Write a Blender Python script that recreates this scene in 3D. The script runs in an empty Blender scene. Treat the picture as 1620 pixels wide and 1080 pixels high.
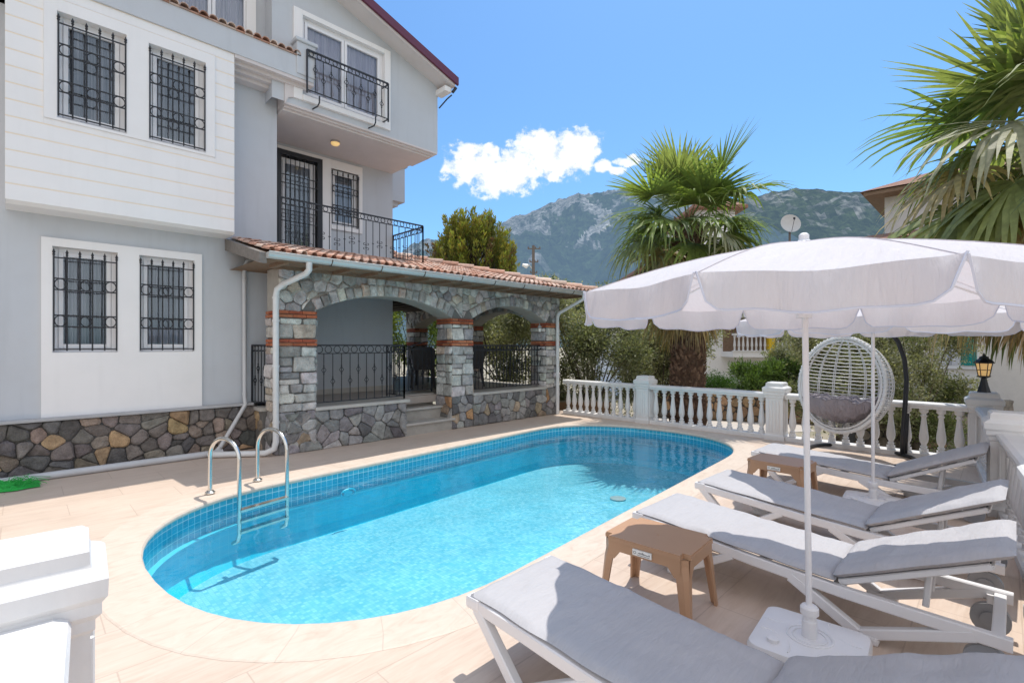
import bpy, bmesh, math, random
import numpy as np
from mathutils import Vector, Matrix
random.seed(7); rng = np.random.default_rng(11)
PI = math.pi
sc = bpy.context.scene
C = bpy.data.collections.new('scene_objects'); sc.collection.children.link(C)

# ------------------------------------------------------------------ helpers
def tag(o, label=None, cat=None, group=None, kind=None):
    if label: o['label'] = label
    if cat: o['category'] = cat
    if group: o['group'] = group
    if kind: o['kind'] = kind
    return o
def thing(name, label, cat, loc=(0,0,0), rotz=0, group=None):
    o = bpy.data.objects.new(name, None); C.objects.link(o)
    o.empty_display_size = 0.1
    o.location = loc; o.rotation_euler = (0,0,rotz)
    return tag(o, label, cat, group)
def base_of(p):
    v = Vector((0,0,0))
    while p is not None: v += p.location; p = p.parent
    return v
def dup(root, loc=None, rotz=None, label=None, parent=None):
    r = root.copy(); C.objects.link(r)
    if loc is not None: r.location = loc
    if rotz is not None: r.rotation_euler = (0,0,rotz)
    if label: r['label'] = label
    if parent is not None: r.parent = parent
    for ch in list(root.children):
        dup(ch, parent=r)
    return r

class MB:
    """mesh builder; vertices in world coordinates unless built with local=True"""
    def __init__(s): s.v=[]; s.f=[]; s.c=[]; s.uv=None; s.col=(1,1,1)
    def add(s, vs, fs, col=None):
        b=len(s.v); s.v.extend([tuple(p) for p in vs]); col=col or s.col
        for f in fs: s.f.append(tuple(b+i for i in f)); s.c.append(col)
    def box(s, x0,x1,y0,y1,z0,z1,col=None):
        vs=[(x,y,z) for x in (x0,x1) for y in (y0,y1) for z in (z0,z1)]
        s.add(vs,[(0,1,3,2),(4,6,7,5),(0,4,5,1),(2,3,7,6),(0,2,6,4),(1,5,7,3)],col)
    def bbox(s, x0,x1,y0,y1,z0,z1,b=0.01,col=None):
        """bevelled box"""
        b=min(b,(x1-x0)*.45,(y1-y0)*.45,(z1-z0)*.45)
        bm=bmesh.new(); bmesh.ops.create_cube(bm,size=1)
        for v in bm.verts: v.co=Vector((x0+(v.co.x+.5)*(x1-x0), y0+(v.co.y+.5)*(y1-y0), z0+(v.co.z+.5)*(z1-z0)))
        bmesh.ops.bevel(bm,geom=bm.edges[:],offset=b,segments=2,profile=.6,affect='EDGES')
        bm.verts.index_update()
        s.add([v.co[:] for v in bm.verts],[[v.index for v in f.verts] for f in bm.faces],col); bm.free()
    def quad(s,a,b,c,d,col=None): s.add([a,b,c,d],[(0,1,2,3)],col)
    def poly(s,pts,col=None): s.add(pts,[tuple(range(len(pts)))],col)
    def prism(s, pts2, fn, h0, h1, col=None):
        """2-D outline pts2 (CCW) mapped by fn(u,v,h); extruded h0..h1"""
        n=len(pts2)
        vs=[fn(u,v,h0) for u,v in pts2]+[fn(u,v,h1) for u,v in pts2]
        fs=[tuple(reversed(range(n))),tuple(range(n,2*n))]+[(i,(i+1)%n,n+(i+1)%n,n+i) for i in range(n)]
        s.add(vs,fs,col)
    def tube(s, pts, r, n=8, col=None, cap=True, closed=False):
        pts=[Vector(p) for p in pts]; m=len(pts)
        if not hasattr(r,'__len__'): r=[r]*m
        vs=[]; up=Vector((0,0,1))
        prev=None
        for i,p in enumerate(pts):
            if closed: t=pts[(i+1)%m]-pts[i-1]
            elif i==0: t=pts[1]-pts[0]
            elif i==m-1: t=pts[-1]-pts[-2]
            else: t=(pts[i+1]-p).normalized()+(p-pts[i-1]).normalized()
            if t.length<1e-9: t=Vector((0,0,1))
            t.normalize()
            if prev is None:
                a=Vector((0,0,1)) if abs(t.z)<.9 else Vector((1,0,0))
                nrm=t.cross(a).normalized()
            else:
                nrm=prev-t*prev.dot(t)
                if nrm.length<1e-6: nrm=t.orthogonal()
                nrm.normalize()
            prev=nrm; bi=t.cross(nrm)
            for k in range(n):
                a=2*PI*(k+.5)/n
                vs.append(p+(nrm*math.cos(a)+bi*math.sin(a))*r[i])
        fs=[]
        rr=m if closed else m-1
        for i in range(rr):
            j=(i+1)%m
            for k in range(n):
                fs.append((i*n+k,i*n+(k+1)%n,j*n+(k+1)%n,j*n+k))
        if cap and not closed:
            fs.append(tuple(reversed(range(n)))); fs.append(tuple((m-1)*n+k for k in range(n)))
        s.add(vs,fs,col)
    def bar(s,a,b,r,n=4,col=None): s.tube([a,b],r*1.25 if n==4 else r,n,col)
    def ring(s,c,R,r,u,v,seg=14,n=4,col=None,R2=None):
        c=Vector(c);u=Vector(u);v=Vector(v);R2=R2 or R
        s.tube([c+u*math.cos(2*PI*k/seg)*R+v*math.sin(2*PI*k/seg)*R2 for k in range(seg)],r,n,col,closed=True)
    def lathe(s,prof,c,n=12,col=None,sx=1,square=False):
        """prof = [(radius,z)] bottom to top"""
        vs=[];m=len(prof)
        for R,z in prof:
            for k in range(n):
                a=2*PI*(k+.5)/n
                vs.append((c[0]+R*math.cos(a),c[1]+R*math.sin(a),c[2]+z))
        fs=[(i*n+k,i*n+(k+1)%n,(i+1)*n+(k+1)%n,(i+1)*n+k) for i in range(m-1) for k in range(n)]
        fs.append(tuple(reversed(range(n)))); fs.append(tuple((m-1)*n+k for k in range(n)))
        s.add(vs,fs,col)
    def sqlathe(s,prof,c,rot=0,col=None):
        """square section stepped post; prof = [(half width,z)]"""
        vs=[];m=len(prof)
        for R,z in prof:
            for k in range(4):
                a=PI/4+PI/2*k+rot
                vs.append((c[0]+R*1.41421*math.cos(a),c[1]+R*1.41421*math.sin(a),c[2]+z))
        fs=[(i*4+k,i*4+(k+1)%4,(i+1)*4+(k+1)%4,(i+1)*4+k) for i in range(m-1) for k in range(4)]
        fs.append((3,2,1,0)); fs.append(tuple((m-1)*4+k for k in range(4)))
        s.add(vs,fs,col)
    def build(s,name,mat,parent=None,local=False,smooth=False,uv=None,auto=None):
        off=Vector((0,0,0)) if (local or parent is None) else base_of(parent)
        me=bpy.data.meshes.new(name)
        vs=np.array(s.v,dtype=float).reshape(-1,3)-np.array(off)
        me.from_pydata(vs.tolist(),[],s.f)
        at=me.color_attributes.new('col','FLOAT_COLOR','CORNER')
        cnt=[len(f) for f in s.f]
        cc=np.repeat(np.array([(c[0],c[1],c[2],1.0) for c in s.c],dtype=np.float32).reshape(-1,4),cnt,axis=0)
        at.data.foreach_set('color',cc.ravel())
        if uv is not None:
            l=me.uv_layers.new(name='UVMap'); l.data.foreach_set('uv',np.array(uv,dtype=np.float32).ravel())
        me.materials.append(mat)
        if smooth:
            me.polygons.foreach_set('use_smooth',[True]*len(me.polygons))
            if auto: 
                me.set_sharp_from_angle(angle=auto)
        me.update()
        o=bpy.data.objects.new(name,me); C.objects.link(o)
        if parent is not None: o.parent=parent
        return o

# ------------------------------------------------------------------ materials
class N:
    def __init__(s,name):
        s.m=bpy.data.materials.new(name); s.m.use_nodes=True; s.t=s.m.node_tree; s.t.nodes.clear()
        s.out=s.t.nodes.new('ShaderNodeOutputMaterial')
    def n(s,typ,props={},**ins):
        nd=s.t.nodes.new(typ)
        for k,v in props.items(): setattr(nd,k,v)
        for k,v in ins.items():
            k=k.replace('_',' ')
            s.set(nd,k,v)
        return nd
    def set(s,nd,k,v):
        sock=nd.inputs[int(k[1:])] if (k[0]=='i' and k[1:].isdigit()) else nd.inputs[k]
        if isinstance(v,bpy.types.NodeSocket): s.t.links.new(v,sock)
        elif isinstance(v,bpy.types.Node): s.t.links.new(v.outputs[0],sock)
        else:
            if isinstance(v,(tuple,list)) and len(v)==3 and sock.type=='RGBA': v=(*v,1)
            sock.default_value=v
    def math(s,op,a,b=0.0,clamp=False):
        return s.n('ShaderNodeMath',{'operation':op,'use_clamp':clamp},i0=a,i1=b).outputs[0]
    def mix(s,f,a,b,mode='MIX'):
        nd=s.n('ShaderNodeMix',{'data_type':'RGBA','blend_type':mode})
        for i,v in ((0,f),(6,a),(7,b)):
            sock=nd.inputs[i]
            if isinstance(v,bpy.types.NodeSocket): s.t.links.new(v,sock)
            else:
                if isinstance(v,(tuple,list)) and len(v)==3: v=(*v,1)
                sock.default_value=v
        return nd.outputs[2]
    def ramp(s,f,stops):
        nd=s.n('ShaderNodeValToRGB',i0=f); cr=nd.color_ramp
        while len(cr.elements)<len(stops): cr.elements.new(.5)
        for e,(p,c) in zip(cr.elements,stops):
            e.position=p; e.color=(*c,1) if not isinstance(c,(int,float)) else (c,c,c,1)
        return nd.outputs[0]
    def noise(s,scale,detail=4,rough=.55,vec=None,dist=0):
        nd=s.n('ShaderNodeTexNoise',Scale=scale,Detail=detail,Roughness=rough,Distortion=dist)
        s.t.links.new(vec or s.obj(),nd.inputs['Vector']); return nd.outputs[0]
    def obj(s):
        if not hasattr(s,'_o'): s._o=s.t.nodes.new('ShaderNodeTexCoord')
        return s._o.outputs['Object']
    def pos(s):
        if not hasattr(s,'_g'): s._g=s.t.nodes.new('ShaderNodeNewGeometry')
        return s._g.outputs['Position']
    def scl(s,v,sc_):
        nd=s.n('ShaderNodeMapping'); s.t.links.new(v,nd.inputs[0]); nd.inputs['Scale'].default_value=sc_; return nd.outputs[0]
    def attr(s): return s.n('ShaderNodeVertexColor',{'layer_name':'col'}).outputs[0]
    def bump(s,h,strength=.3,dist=.01,normal=None):
        nd=s.n('ShaderNodeBump',Strength=strength,Distance=dist,Height=h)
        if normal: s.t.links.new(normal,nd.inputs['Normal'])
        return nd.outputs[0]
    def bsdf(s,col,rough=.6,metal=0.0,normal=None,spec=None,**kw):
        nd=s.n('ShaderNodeBsdfPrincipled'); s.set(nd,'Base Color',col); s.set(nd,'Roughness',rough); s.set(nd,'Metallic',metal)
        if normal is not None: s.set(nd,'Normal',normal)
        if spec is not None: s.set(nd,'Specular IOR Level',spec)
        for k,v in kw.items(): s.set(nd,k.replace('_',' '),v)
        return nd.outputs[0]
    def done(s,sh): s.t.links.new(sh,s.out.inputs[0]); return s.m

def simple(name,col,rough=.6,metal=0,var=.12,vs=6,bump=.15,bs=60,bd=.004,spec=None,dirt=None,streak=0):
    a=N(name)
    v=a.noise(vs,5,.6)
    c=a.mix(a.math('MULTIPLY',v,1.0),tuple(x*(1-var) for x in col),tuple(min(1,x*(1+var)) for x in col))
    if dirt:
        d=a.ramp(a.noise(1.7,6,.65),[(.45,0.0),(.75,1.0)])
        c=a.mix(a.math('MULTIPLY',d,dirt[1]),c,dirt[0])
    if streak:
        sk=a.ramp(a.noise(3.0,5,.6,a.scl(a.obj(),(2.2,2.2,.22))),[(.52,0.0),(.72,1.0)])
        c=a.mix(a.math('MULTIPLY',sk,streak),c,tuple(x*.72 for x in col))
        bl=a.ramp(a.noise(.7,6,.7),[(.4,0.0),(.65,1.0)]); c=a.mix(a.math('MULTIPLY',bl,streak*.5),c,tuple(x*.85 for x in col))
    nb=a.bump(a.noise(bs,4,.6),bump,bd)
    return a.done(a.bsdf(c,rough,metal,nb,spec))
def vcol(name,rough=.8,var=.35,vs=9,bump=.5,bs=25,bd=.02,fine=90):
    a=N(name)
    c=a.attr()
    f=a.ramp(a.noise(vs,6,.65),[(.25,1-var),(.75,1+var*.6)])
    c=a.mix(1.0,c,f,'MULTIPLY')
    f2=a.ramp(a.noise(fine,3,.6),[(.3,.82),(.7,1.12)])
    c=a.mix(1.0,c,f2,'MULTIPLY')
    nb=a.bump(a.noise(bs,6,.65),bump,bd)
    return a.done(a.bsdf(c,rough,0,nb,.25))
def leafmat(name,trans=.35,rough=.5,spec=.3):
    a=N(name); c=a.attr()
    c=a.mix(1.0,c,a.ramp(a.noise(14,2),[(.3,.8),(.7,1.2)]),'MULTIPLY')
    p=a.bsdf(c,rough,0,None,spec)
    t=a.n('ShaderNodeBsdfTranslucent',Color=a.mix(1.0,c,(1.3,1.35,.6),'MULTIPLY')).outputs[0]
    m=a.n('ShaderNodeMixShader',Fac=trans); a.t.links.new(p,m.inputs[1]); a.t.links.new(t,m.inputs[2])
    return a.done(m.outputs[0])
M={}
M['grey']=simple('grey_facade_paint',(.545,.57,.605),.85,var=.05,vs=1.3,bump=.25,bs=140,bd=.002,dirt=((.47,.465,.475),.3),streak=.22)
M['white']=simple('white_facade_paint',(.85,.835,.83),.8,var=.03,vs=1.5,bump=.2,bs=120,bd=.002,dirt=((.70,.69,.68),.25),streak=.13)
M['cream']=simple('cream_joint_paint',(.84,.73,.60),.85,var=.05)
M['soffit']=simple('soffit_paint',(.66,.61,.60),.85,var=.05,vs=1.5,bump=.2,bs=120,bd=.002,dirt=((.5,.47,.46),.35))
M['conc']=simple('concrete_ledge',(.42,.42,.43),.9,var=.2,vs=5,bump=.5,bs=50,bd=.006)
M['iron']=simple('black_wrought_iron',(.018,.020,.026),.45,metal=.0,var=.3,spec=.5)
M['pvc']=simple('white_window_plastic',(.80,.80,.82),.35,var=.02,bump=.02)
M['pipe']=simple('grey_pipe_plastic',(.56,.56,.57),.45,var=.08,bump=.05,dirt=((.4,.38,.36),.4))
M['pipew']=simple('white_pipe_plastic',(.70,.70,.70),.45,var=.08,bump=.05,dirt=((.45,.42,.38),.45))
M['zinc']=simple('galvanised_gutter',(.58,.58,.57),.42,metal=.35,var=.15,vs=4,bump=.08,dirt=((.30,.28,.26),.5))
M['rust']=simple('rusty_strap',(.10,.07,.055),.7)
M['maroon']=simple('maroon_fascia',(.13,.03,.06),.5,var=.15)
M['brown']=simple('weathered_beam',(.24,.155,.10),.8,var=.45,vs=12,bump=.7,bs=40,bd=.01)
M['beamgrey']=simple('weathered_grey_beam',(.20,.18,.165),.85,var=.5,vs=14,bump=.8,bs=30,bd=.012)
M['darkwood']=simple('dark_ceiling_wood',(.05,.035,.028),.7,var=.4,vs=8)
M['stone']=vcol('rubble_stone',.85,.5,9,1.0,18,.04)
M['mortar']=simple('dark_mortar',(.09,.085,.08),.95,var=.4,vs=14,bump=.6,bs=40,bd=.01)
M['mortarl']=simple('pale_mortar',(.16,.15,.14),.95,var=.3,vs=14,bump=.6,bs=40,bd=.01)
M['tile']=vcol('clay_roof_tile',.8,.3,14,.4,40,.006)
M['brick']=vcol('red_brick',.85,.25,20,.5,60,.006)
M['cement']=simple('arch_cement',(.40,.37,.33),.9,var=.25,vs=8,bump=.6,bs=30,bd=.01)
M['slab']=simple('marble_sill',(.48,.45,.41),.5,var=.2,vs=7,bump=.1)
M['balus']=simple('white_balustrade_paint',(.73,.715,.705),.6,var=.06,vs=7,bump=.35,bs=45,bd=.004,dirt=((.60,.57,.53),.5),streak=.25)
M['steel']=simple('polished_steel',(.66,.65,.62),.2,metal=1.0,var=.05,vs=9,bump=.03)
M['resin']=simple('white_resin',(.76,.745,.75),.4,var=.03,bump=.06,bs=90)
M['polep']=simple('white_painted_pole',(.78,.76,.77),.35,var=.03,bump=.02)
M['tan']=simple('tan_moulded_plastic',(.46,.27,.16),.42,var=.06,bump=.12,bs=160,bd=.002)
M['black']=simple('black_rubber',(.02,.02,.022),.5)
M['lampg']=N('amber_lamp_glass'); M['lampg']=M['lampg'].done(M['lampg'].bsdf((.85,.55,.2),.3,0,None,.5,Emission_Color=(1,.62,.25,1),Emission_Strength=.35))
M['ceilg']=N('frosted_ceiling_lamp'); M['ceilg']=M['ceilg'].done(M['ceilg'].bsdf((.85,.62,.3),.3,0,None,.5,Emission_Color=(1,.66,.25,1),Emission_Strength=.5))
M['leaf']=leafmat('tree_leaves'); M['palm']=leafmat('palm_fronds',.42,.5,.35); 
M['bark']=vcol('bark',.9,.5,10,1.0,30,.04)
M['dirt']=simple('dirt_ground',(.36,.30,.22),.95,var=.3,vs=.6,bump=.5,bs=8,bd=.03,dirt=((.13,.15,.07),.8))
M['path']=simple('pale_path',(.52,.46,.40),.9,var=.12,vs=2)
M['wicker']=simple('white_wicker',(.72,.71,.70),.6,var=.15,vs=30,bump=.6,bs=180,bd=.004)
M['rattan']=simple('dark_rattan',(.035,.03,.03),.6,var=.3,bump=.5,bs=150)
M['green']=simple('green_plastic_net',(.02,.42,.06),.6,var=.3,vs=30,bump=.8,bs=120,bd=.01)
M['yellow']=simple('yellow_paint',(.75,.50,.02),.6)
M['woodpole']=simple('grey_pole_wood',(.16,.13,.11),.9,var=.3)
M['dish']=simple('dish_metal',(.55,.54,.52),.5)
M['wheelg']=simple('grey_wheel_plastic',(.30,.31,.33),.5,var=.1)
M['label']=simple('paper_label',(.85,.84,.8),.5,var=.02)
M['ink']=simple('label_ink',(.05,.05,.06),.6)
M['terra']=simple('brown_planter',(.22,.12,.06),.8)

def glassy(name,tint=(.05,.07,.09),rough=.03):
    a=N(name); w=a.bump(a.noise(1.3,2),.06,.05)
    fr=a.n('ShaderNodeFresnel',IOR=2.1); a.t.links.new(w,fr.inputs['Normal'])
    g=a.n('ShaderNodeBsdfGlossy',Color=(.72,.86,1,1),Roughness=rough); a.t.links.new(w,g.inputs['Normal'])
    t=a.n('ShaderNodeBsdfTransparent',Color=(.95,.96,.98,1))
    m=a.n('ShaderNodeMixShader',Fac=fr.outputs[0]); a.t.links.new(t.outputs[0],m.inputs[1]); a.t.links.new(g.outputs[0],m.inputs[2])
    return a.done(m.outputs[0])
M['glass']=glassy('window_glass')
def curtain(name,c1,c2):
    a=N(name); v=a.scl(a.obj(),(1,1,.03)); w=a.noise(24,3,.6,v)
    c=a.mix(a.ramp(w,[(.35,0.0),(.65,1.0)]),c1,c2)
    return a.done(a.bsdf(c,.9,0,a.bump(w,.8,.03)))
M['curt']=curtain('grey_curtain',(.26,.28,.32),(.70,.70,.74))
M['curtl']=curtain('pale_net_curtain',(.66,.60,.68),(.92,.88,.92))
M['teal']=curtain('teal_shutter',(.0,.16,.15),(.02,.30,.27))

def deckmat():
    a=N('beige_porcelain_deck'); p=a.pos()
    sw=a.n('ShaderNodeMapping'); a.t.links.new(p,sw.inputs[0]); sw.inputs['Location'].default_value=(.11,.07,0)
    br=a.n('ShaderNodeTexBrick',{'offset':.5},Scale=1.0); a.t.links.new(sw.outputs[0],br.inputs['Vector'])
    br.inputs['Color1'].default_value=(.2,.2,.2,1); br.inputs['Color2'].default_value=(.8,.8,.8,1)
    br.inputs['Mortar'].default_value=(0,0,0,1); br.inputs['Mortar Size'].default_value=.004; br.inputs['Mortar Smooth'].default_value=.2
    br.inputs['Brick Width'].default_value=.9; br.inputs['Row Height'].default_value=.45
    st=a.noise(3.2,7,.65,a.scl(p,(.8,6,1)),1.2)
    c=a.ramp(st,[(.25,(.54,.42,.335)),(.5,(.62,.50,.41)),(.8,(.67,.565,.48))])
    pt=a.ramp(a.noise(.9,4,.6,p),[(.3,(.93,.92,.91)),(.7,(1.06,1.05,1.05))])
    c=a.mix(1.0,c,pt,'MULTIPLY')
    bt=a.mix(br.outputs[0],(.96,.955,.95),(1.03,1.03,1.03)); c=a.mix(1.0,c,bt,'MULTIPLY')
    sm=a.ramp(a.noise(5,6,.7,p),[(.58,0.0),(.8,1.0)]); c=a.mix(a.math('MULTIPLY',sm,.38),c,(.40,.31,.24))
    c=a.mix(a.math('MULTIPLY',br.outputs[1],.42),c,(.40,.30,.24))
    nb=a.bump(a.math('SUBTRACT',a.math('MULTIPLY',st,.25),br.outputs[1]),.25,.004)
    return a.done(a.bsdf(c,a.ramp(st,[(.2,.42),(.8,.6)]),0,nb,.3))
M['deck']=deckmat()
def copmat():
    a=N('pale_pool_coping'); p=a.pos()
    st=a.noise(4,7,.65,a.scl(p,(1,2.5,1)),1.5)
    c=a.ramp(st,[(.25,(.54,.43,.345)),(.5,(.635,.525,.435)),(.8,(.68,.585,.50))])
    u=a.n('ShaderNodeUVMap').outputs[0]
    sx=a.n('ShaderNodeSeparateXYZ'); a.t.links.new(u,sx.inputs[0])
    fr=a.math('FRACT',a.math('DIVIDE',sx.outputs[0],.46)); j=a.math('LESS_THAN',fr,.012)
    sm=a.ramp(a.noise(3,6,.75,p),[(.56,0.0),(.75,1.0)]); c=a.mix(a.math('MULTIPLY',sm,.3),c,(.44,.37,.30))
    c=a.mix(a.math('MULTIPLY',j,.45),c,(.40,.33,.27))
    return a.done(a.bsdf(c,.55,0,a.bump(a.math('SUBTRACT',st,j),.2,.004),.3))
M['coping']=copmat()
def poolmat(name,c1,c2,grout,size,wall=True,mort=.07,bumpy=.3):
    a=N(name)
    u=a.n('ShaderNodeUVMap').outputs[0] if wall else a.pos()
    br=a.n('ShaderNodeTexBrick',{'offset':0.0},Scale=1.0/size); a.t.links.new(u,br.inputs['Vector'])
    br.inputs['Color1'].default_value=(*c1,1); br.inputs['Color2'].default_value=(*c2,1); br.inputs['Mortar'].default_value=(*grout,1)
    br.inputs['Mortar Size'].default_value=mort/2; br.inputs['Mortar Smooth'].default_value=.1; br.inputs['Bias'].default_value=0
    br.inputs['Brick Width'].default_value=1; br.inputs['Row Height'].default_value=1
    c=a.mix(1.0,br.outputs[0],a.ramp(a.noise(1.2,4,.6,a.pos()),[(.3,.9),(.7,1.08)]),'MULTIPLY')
    return a.done(a.bsdf(c,.3,0,a.bump(br.outputs[1],-bumpy,.003),.4))
M['ptile']=poolmat('blue_waterline_tiles',(.03,.36,.52),(.05,.45,.62),(.45,.70,.78),.075,True,.09)
M['pwall']=poolmat('blue_pool_wall',(.03,.56,.74),(.05,.62,.80),(.10,.64,.78),.10,True,.05)
M['pfloor']=poolmat('pale_blue_pool_floor',(.16,.50,.62),(.34,.66,.75),(.17,.50,.62),.04,False,.12)  # mottled underwater light is put into the contrast of the tile tones
def water():
    a=N('pool_water'); p=a.pos()
    n1=a.noise(2.2,3,.5,p,.4); n2=a.noise(8,3,.5,p,.6)
    h=a.math('ADD',n1,a.math('MULTIPLY',n2,.35)); nb=a.bump(h,.32,.05)
    fr=a.n('ShaderNodeFresnel',IOR=1.33); a.t.links.new(nb,fr.inputs['Normal'])
    g=a.n('ShaderNodeBsdfGlossy',Color=(.85,.93,1,1),Roughness=.01); a.t.links.new(nb,g.inputs['Normal'])
    t=a.n('ShaderNodeBsdfTransparent',Color=(.84,.98,.99,1))
    m=a.n('ShaderNodeMixShader',Fac=fr.outputs[0]); a.t.links.new(t.outputs[0],m.inputs[1]); a.t.links.new(g.outputs[0],m.inputs[2])
    return a.done(m.outputs[0])
M['water']=water()
def fabric(name,col,trans=0,wr=0,ws=3,tc=None):
    a=N(name)
    big=a.noise(ws,5,.6,a.scl(a.obj(),(1,2.4,1)),1.0)
    c=a.mix(big,tuple(x*.93 for x in col),tuple(min(1,x*1.05) for x in col))
    w=a.noise(420,2,.5)
    if wr:
        cr=a.noise(5,4,.6,a.scl(a.obj(),(1.2,7,1)),1.6)
        c=a.mix(a.ramp(cr,[(.35,.0),(.7,.35)]),c,tuple(x*.82 for x in col))
    nb=a.bump(big,wr,.04) if wr else None
    if wr: nb=a.bump(cr,wr,.018,nb)
    nb=a.bump(w,.12,.002,nb)
    s_=a.bsdf(c,.62,0,nb,.25)
    if trans:
        t=a.n('ShaderNodeBsdfTranslucent',Color=(*(tc or col),1)).outputs[0]
        m=a.n('ShaderNodeMixShader',Fac=trans); a.t.links.new(s_,m.inputs[1]); a.t.links.new(t,m.inputs[2]); s_=m.outputs[0]
    return a.done(s_)
M['canopy']=fabric('white_canopy_fabric',(.74,.71,.73),.34,.35,2.2,(.78,.69,.70))
M['pipingc']=fabric('blue_grey_piping',(.60,.62,.72))
M['cush']=fabric('silver_grey_cushion',(.46,.45,.465),0,.24,1.8)
M['cushd']=fabric('mauve_grey_cushion',(.30,.27,.30),0,.8,7)

# ------------------------------------------------------------------ 2-D stone cutting
def clip(poly,a,b,c):
    """keep a*x+b*y<=c"""
    out=[];n=len(poly)
    for i in range(n):
        p=poly[i];q=poly[(i+1)%n]; dp=a*p[0]+b*p[1]-c; dq=a*q[0]+b*q[1]-c
        if dp<=0: out.append(p)
        if (dp<0<dq) or (dq<0<dp):
            t=dp/(dp-dq); out.append((p[0]+t*(q[0]-p[0]),p[1]+t*(q[1]-p[1])))
    return out
def voronoi(u0,u1,v0,v1,size,asp=1.35,jit=.42):
    nu=max(1,round((u1-u0)/(size*asp))); nv=max(1,round((v1-v0)/size)); pts=[]
    du=(u1-u0)/nu; dv=(v1-v0)/nv
    for j in range(nv):
        for i in range(nu):
            o=.5 if j%2 else 0
            pts.append((u0+(i+.5+o-.25+random.uniform(-jit,jit))*du, v0+(j+.5+random.uniform(-jit,jit))*dv))
    cells=[]
    for p in pts:
        poly=[(u0,v0),(u1,v0),(u1,v1),(u0,v1)]
        for q in pts:
            if q is p: continue
            dx=q[0]-p[0];dy=q[1]-p[1]
            if abs(dx)>size*4 or abs(dy)>size*4: continue
            poly=clip(poly,dx,dy,(q[0]**2+q[1]**2-p[0]**2-p[1]**2)/2)
            if len(poly)<3: break
        if len(poly)>=3: cells.append(poly)
    return cells
def courses(u0,u1,v0,v1,h=(.12,.24),w=(.16,.34)):
    cells=[];v=v0
    while v<v1-1e-4:
        hh=random.uniform(*h)
        if v1-(v+hh)<h[0]*.6: hh=v1-v
        hh=min(hh,v1-v); u=u0
        while u<u1-1e-4:
            ww=random.uniform(*w)
            if u1-(u+ww)<w[0]*.6: ww=u1-u
            ww=min(ww,u1-u)
            j=lambda s=.022:random.uniform(-s,s)
            if random.random()<.18 and hh>.16:
                m=v+hh*random.uniform(.4,.6)
                cells.append([(u,v),(u+ww,v),(u+ww,m),(u,m)]); cells.append([(u,m),(u+ww,m),(u+ww,v+hh),(u,v+hh)])
            else:
                cells.append([(u+j(),v+j()*.5),(u+ww+j(),v+j()*.5),(u+ww+j(),v+hh+j()*.5),(u+j(),v+hh+j()*.5)])
            u+=ww
        v+=hh
    return cells
def stones(mb,cells,fn,palette,gap=.012,depth=.03,round_=.02,clampu=None):
    for poly in cells:
        # resample and round the outline, inset
        cx=sum(p[0] for p in poly)/len(poly); cy=sum(p[1] for p in poly)/len(poly)
        area=abs(sum(poly[i][0]*poly[(i+1)%len(poly)][1]-poly[(i+1)%len(poly)][0]*poly[i][1] for i in range(len(poly))))/2
        if area<.0012: continue
        pts=[]
        n=len(poly)
        for i in range(n):
            p=Vector(poly[i]);q=Vector(poly[(i+1)%n]); L=(q-p).length
            if L<.02: continue
            c=min(.28,round_/L*1.2)
            for t in ((c,.5,1-c) if L>.1 else (c,1-c)):
                r=p.lerp(q,t); 
                if t==.5: r+=Vector((random.uniform(-.006,.006),random.uniform(-.006,.006)))
                pts.append(r)
        if len(pts)<3: continue
        rad=math.sqrt(area/PI)
        def ins(d):
            k=max(.3,1-d/max(rad,.02))
            return [(cx+(p.x-cx)*k,cy+(p.y-cy)*k) for p in pts]
        dd=depth*random.uniform(.35,1.35)
        o0=ins(gap*.6);o1=ins(gap*.8);o2=ins(gap+.02)
        m=len(pts)
        tl=random.uniform(-.3,.3);tm=random.uniform(-.3,.3)
        def H(u,v,h): return h+((u-cx)*tl+(v-cy)*tm)*.35
        vs=[fn(u,v,-.01) for u,v in o0]+[fn(u,v,H(u,v,dd*.6)) for u,v in o1]+[fn(u,v,H(u,v,dd)) for u,v in o2]+[fn(cx,cy,dd*1.05)]
        fs=[]
        for k in range(2):
            for i in range(m): fs.append((k*m+i,k*m+(i+1)%m,(k+1)*m+(i+1)%m,(k+1)*m+i))
        for i in range(m): fs.append((2*m+i,2*m+(i+1)%m,3*m))
        col=random.choices([p[0] for p in palette],[p[1] for p in palette])[0]
        g=random.uniform(.75,1.25); col=tuple(min(.8,x*g*random.uniform(.96,1.04)) for x in col)
        mb.add(vs,fs,col)
GREYS=[((.57,.545,.52),5),((.42,.405,.395),2.2),((.70,.66,.61),3.2),((.60,.50,.41),.6),((.50,.32,.18),.1)]
RUBBLE=[((.25,.22,.20),5),((.175,.165,.16),2.6),((.35,.28,.225),2.6),((.52,.36,.21),2.0),((.30,.25,.20),1.5)]
BASEST=[((.34,.325,.32),5),((.46,.44,.425),3),((.22,.21,.21),2.4),((.46,.36,.26),.8),((.50,.29,.15),.25)]
BRICKC=[((.42,.13,.065),4),((.50,.19,.10),2),((.34,.09,.05),2)]
fY=lambda y:(lambda u,v,h:(u,y-h,v))           # face looking to -Y, u=X
fXm=lambda x:(lambda u,v,h:(x-h,-u,v))          # face looking to -X, u=-Y
fXp=lambda x:(lambda u,v,h:(x+h,u,v))
fYp=lambda y:(lambda u,v,h:(-u,y+h,v))
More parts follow.
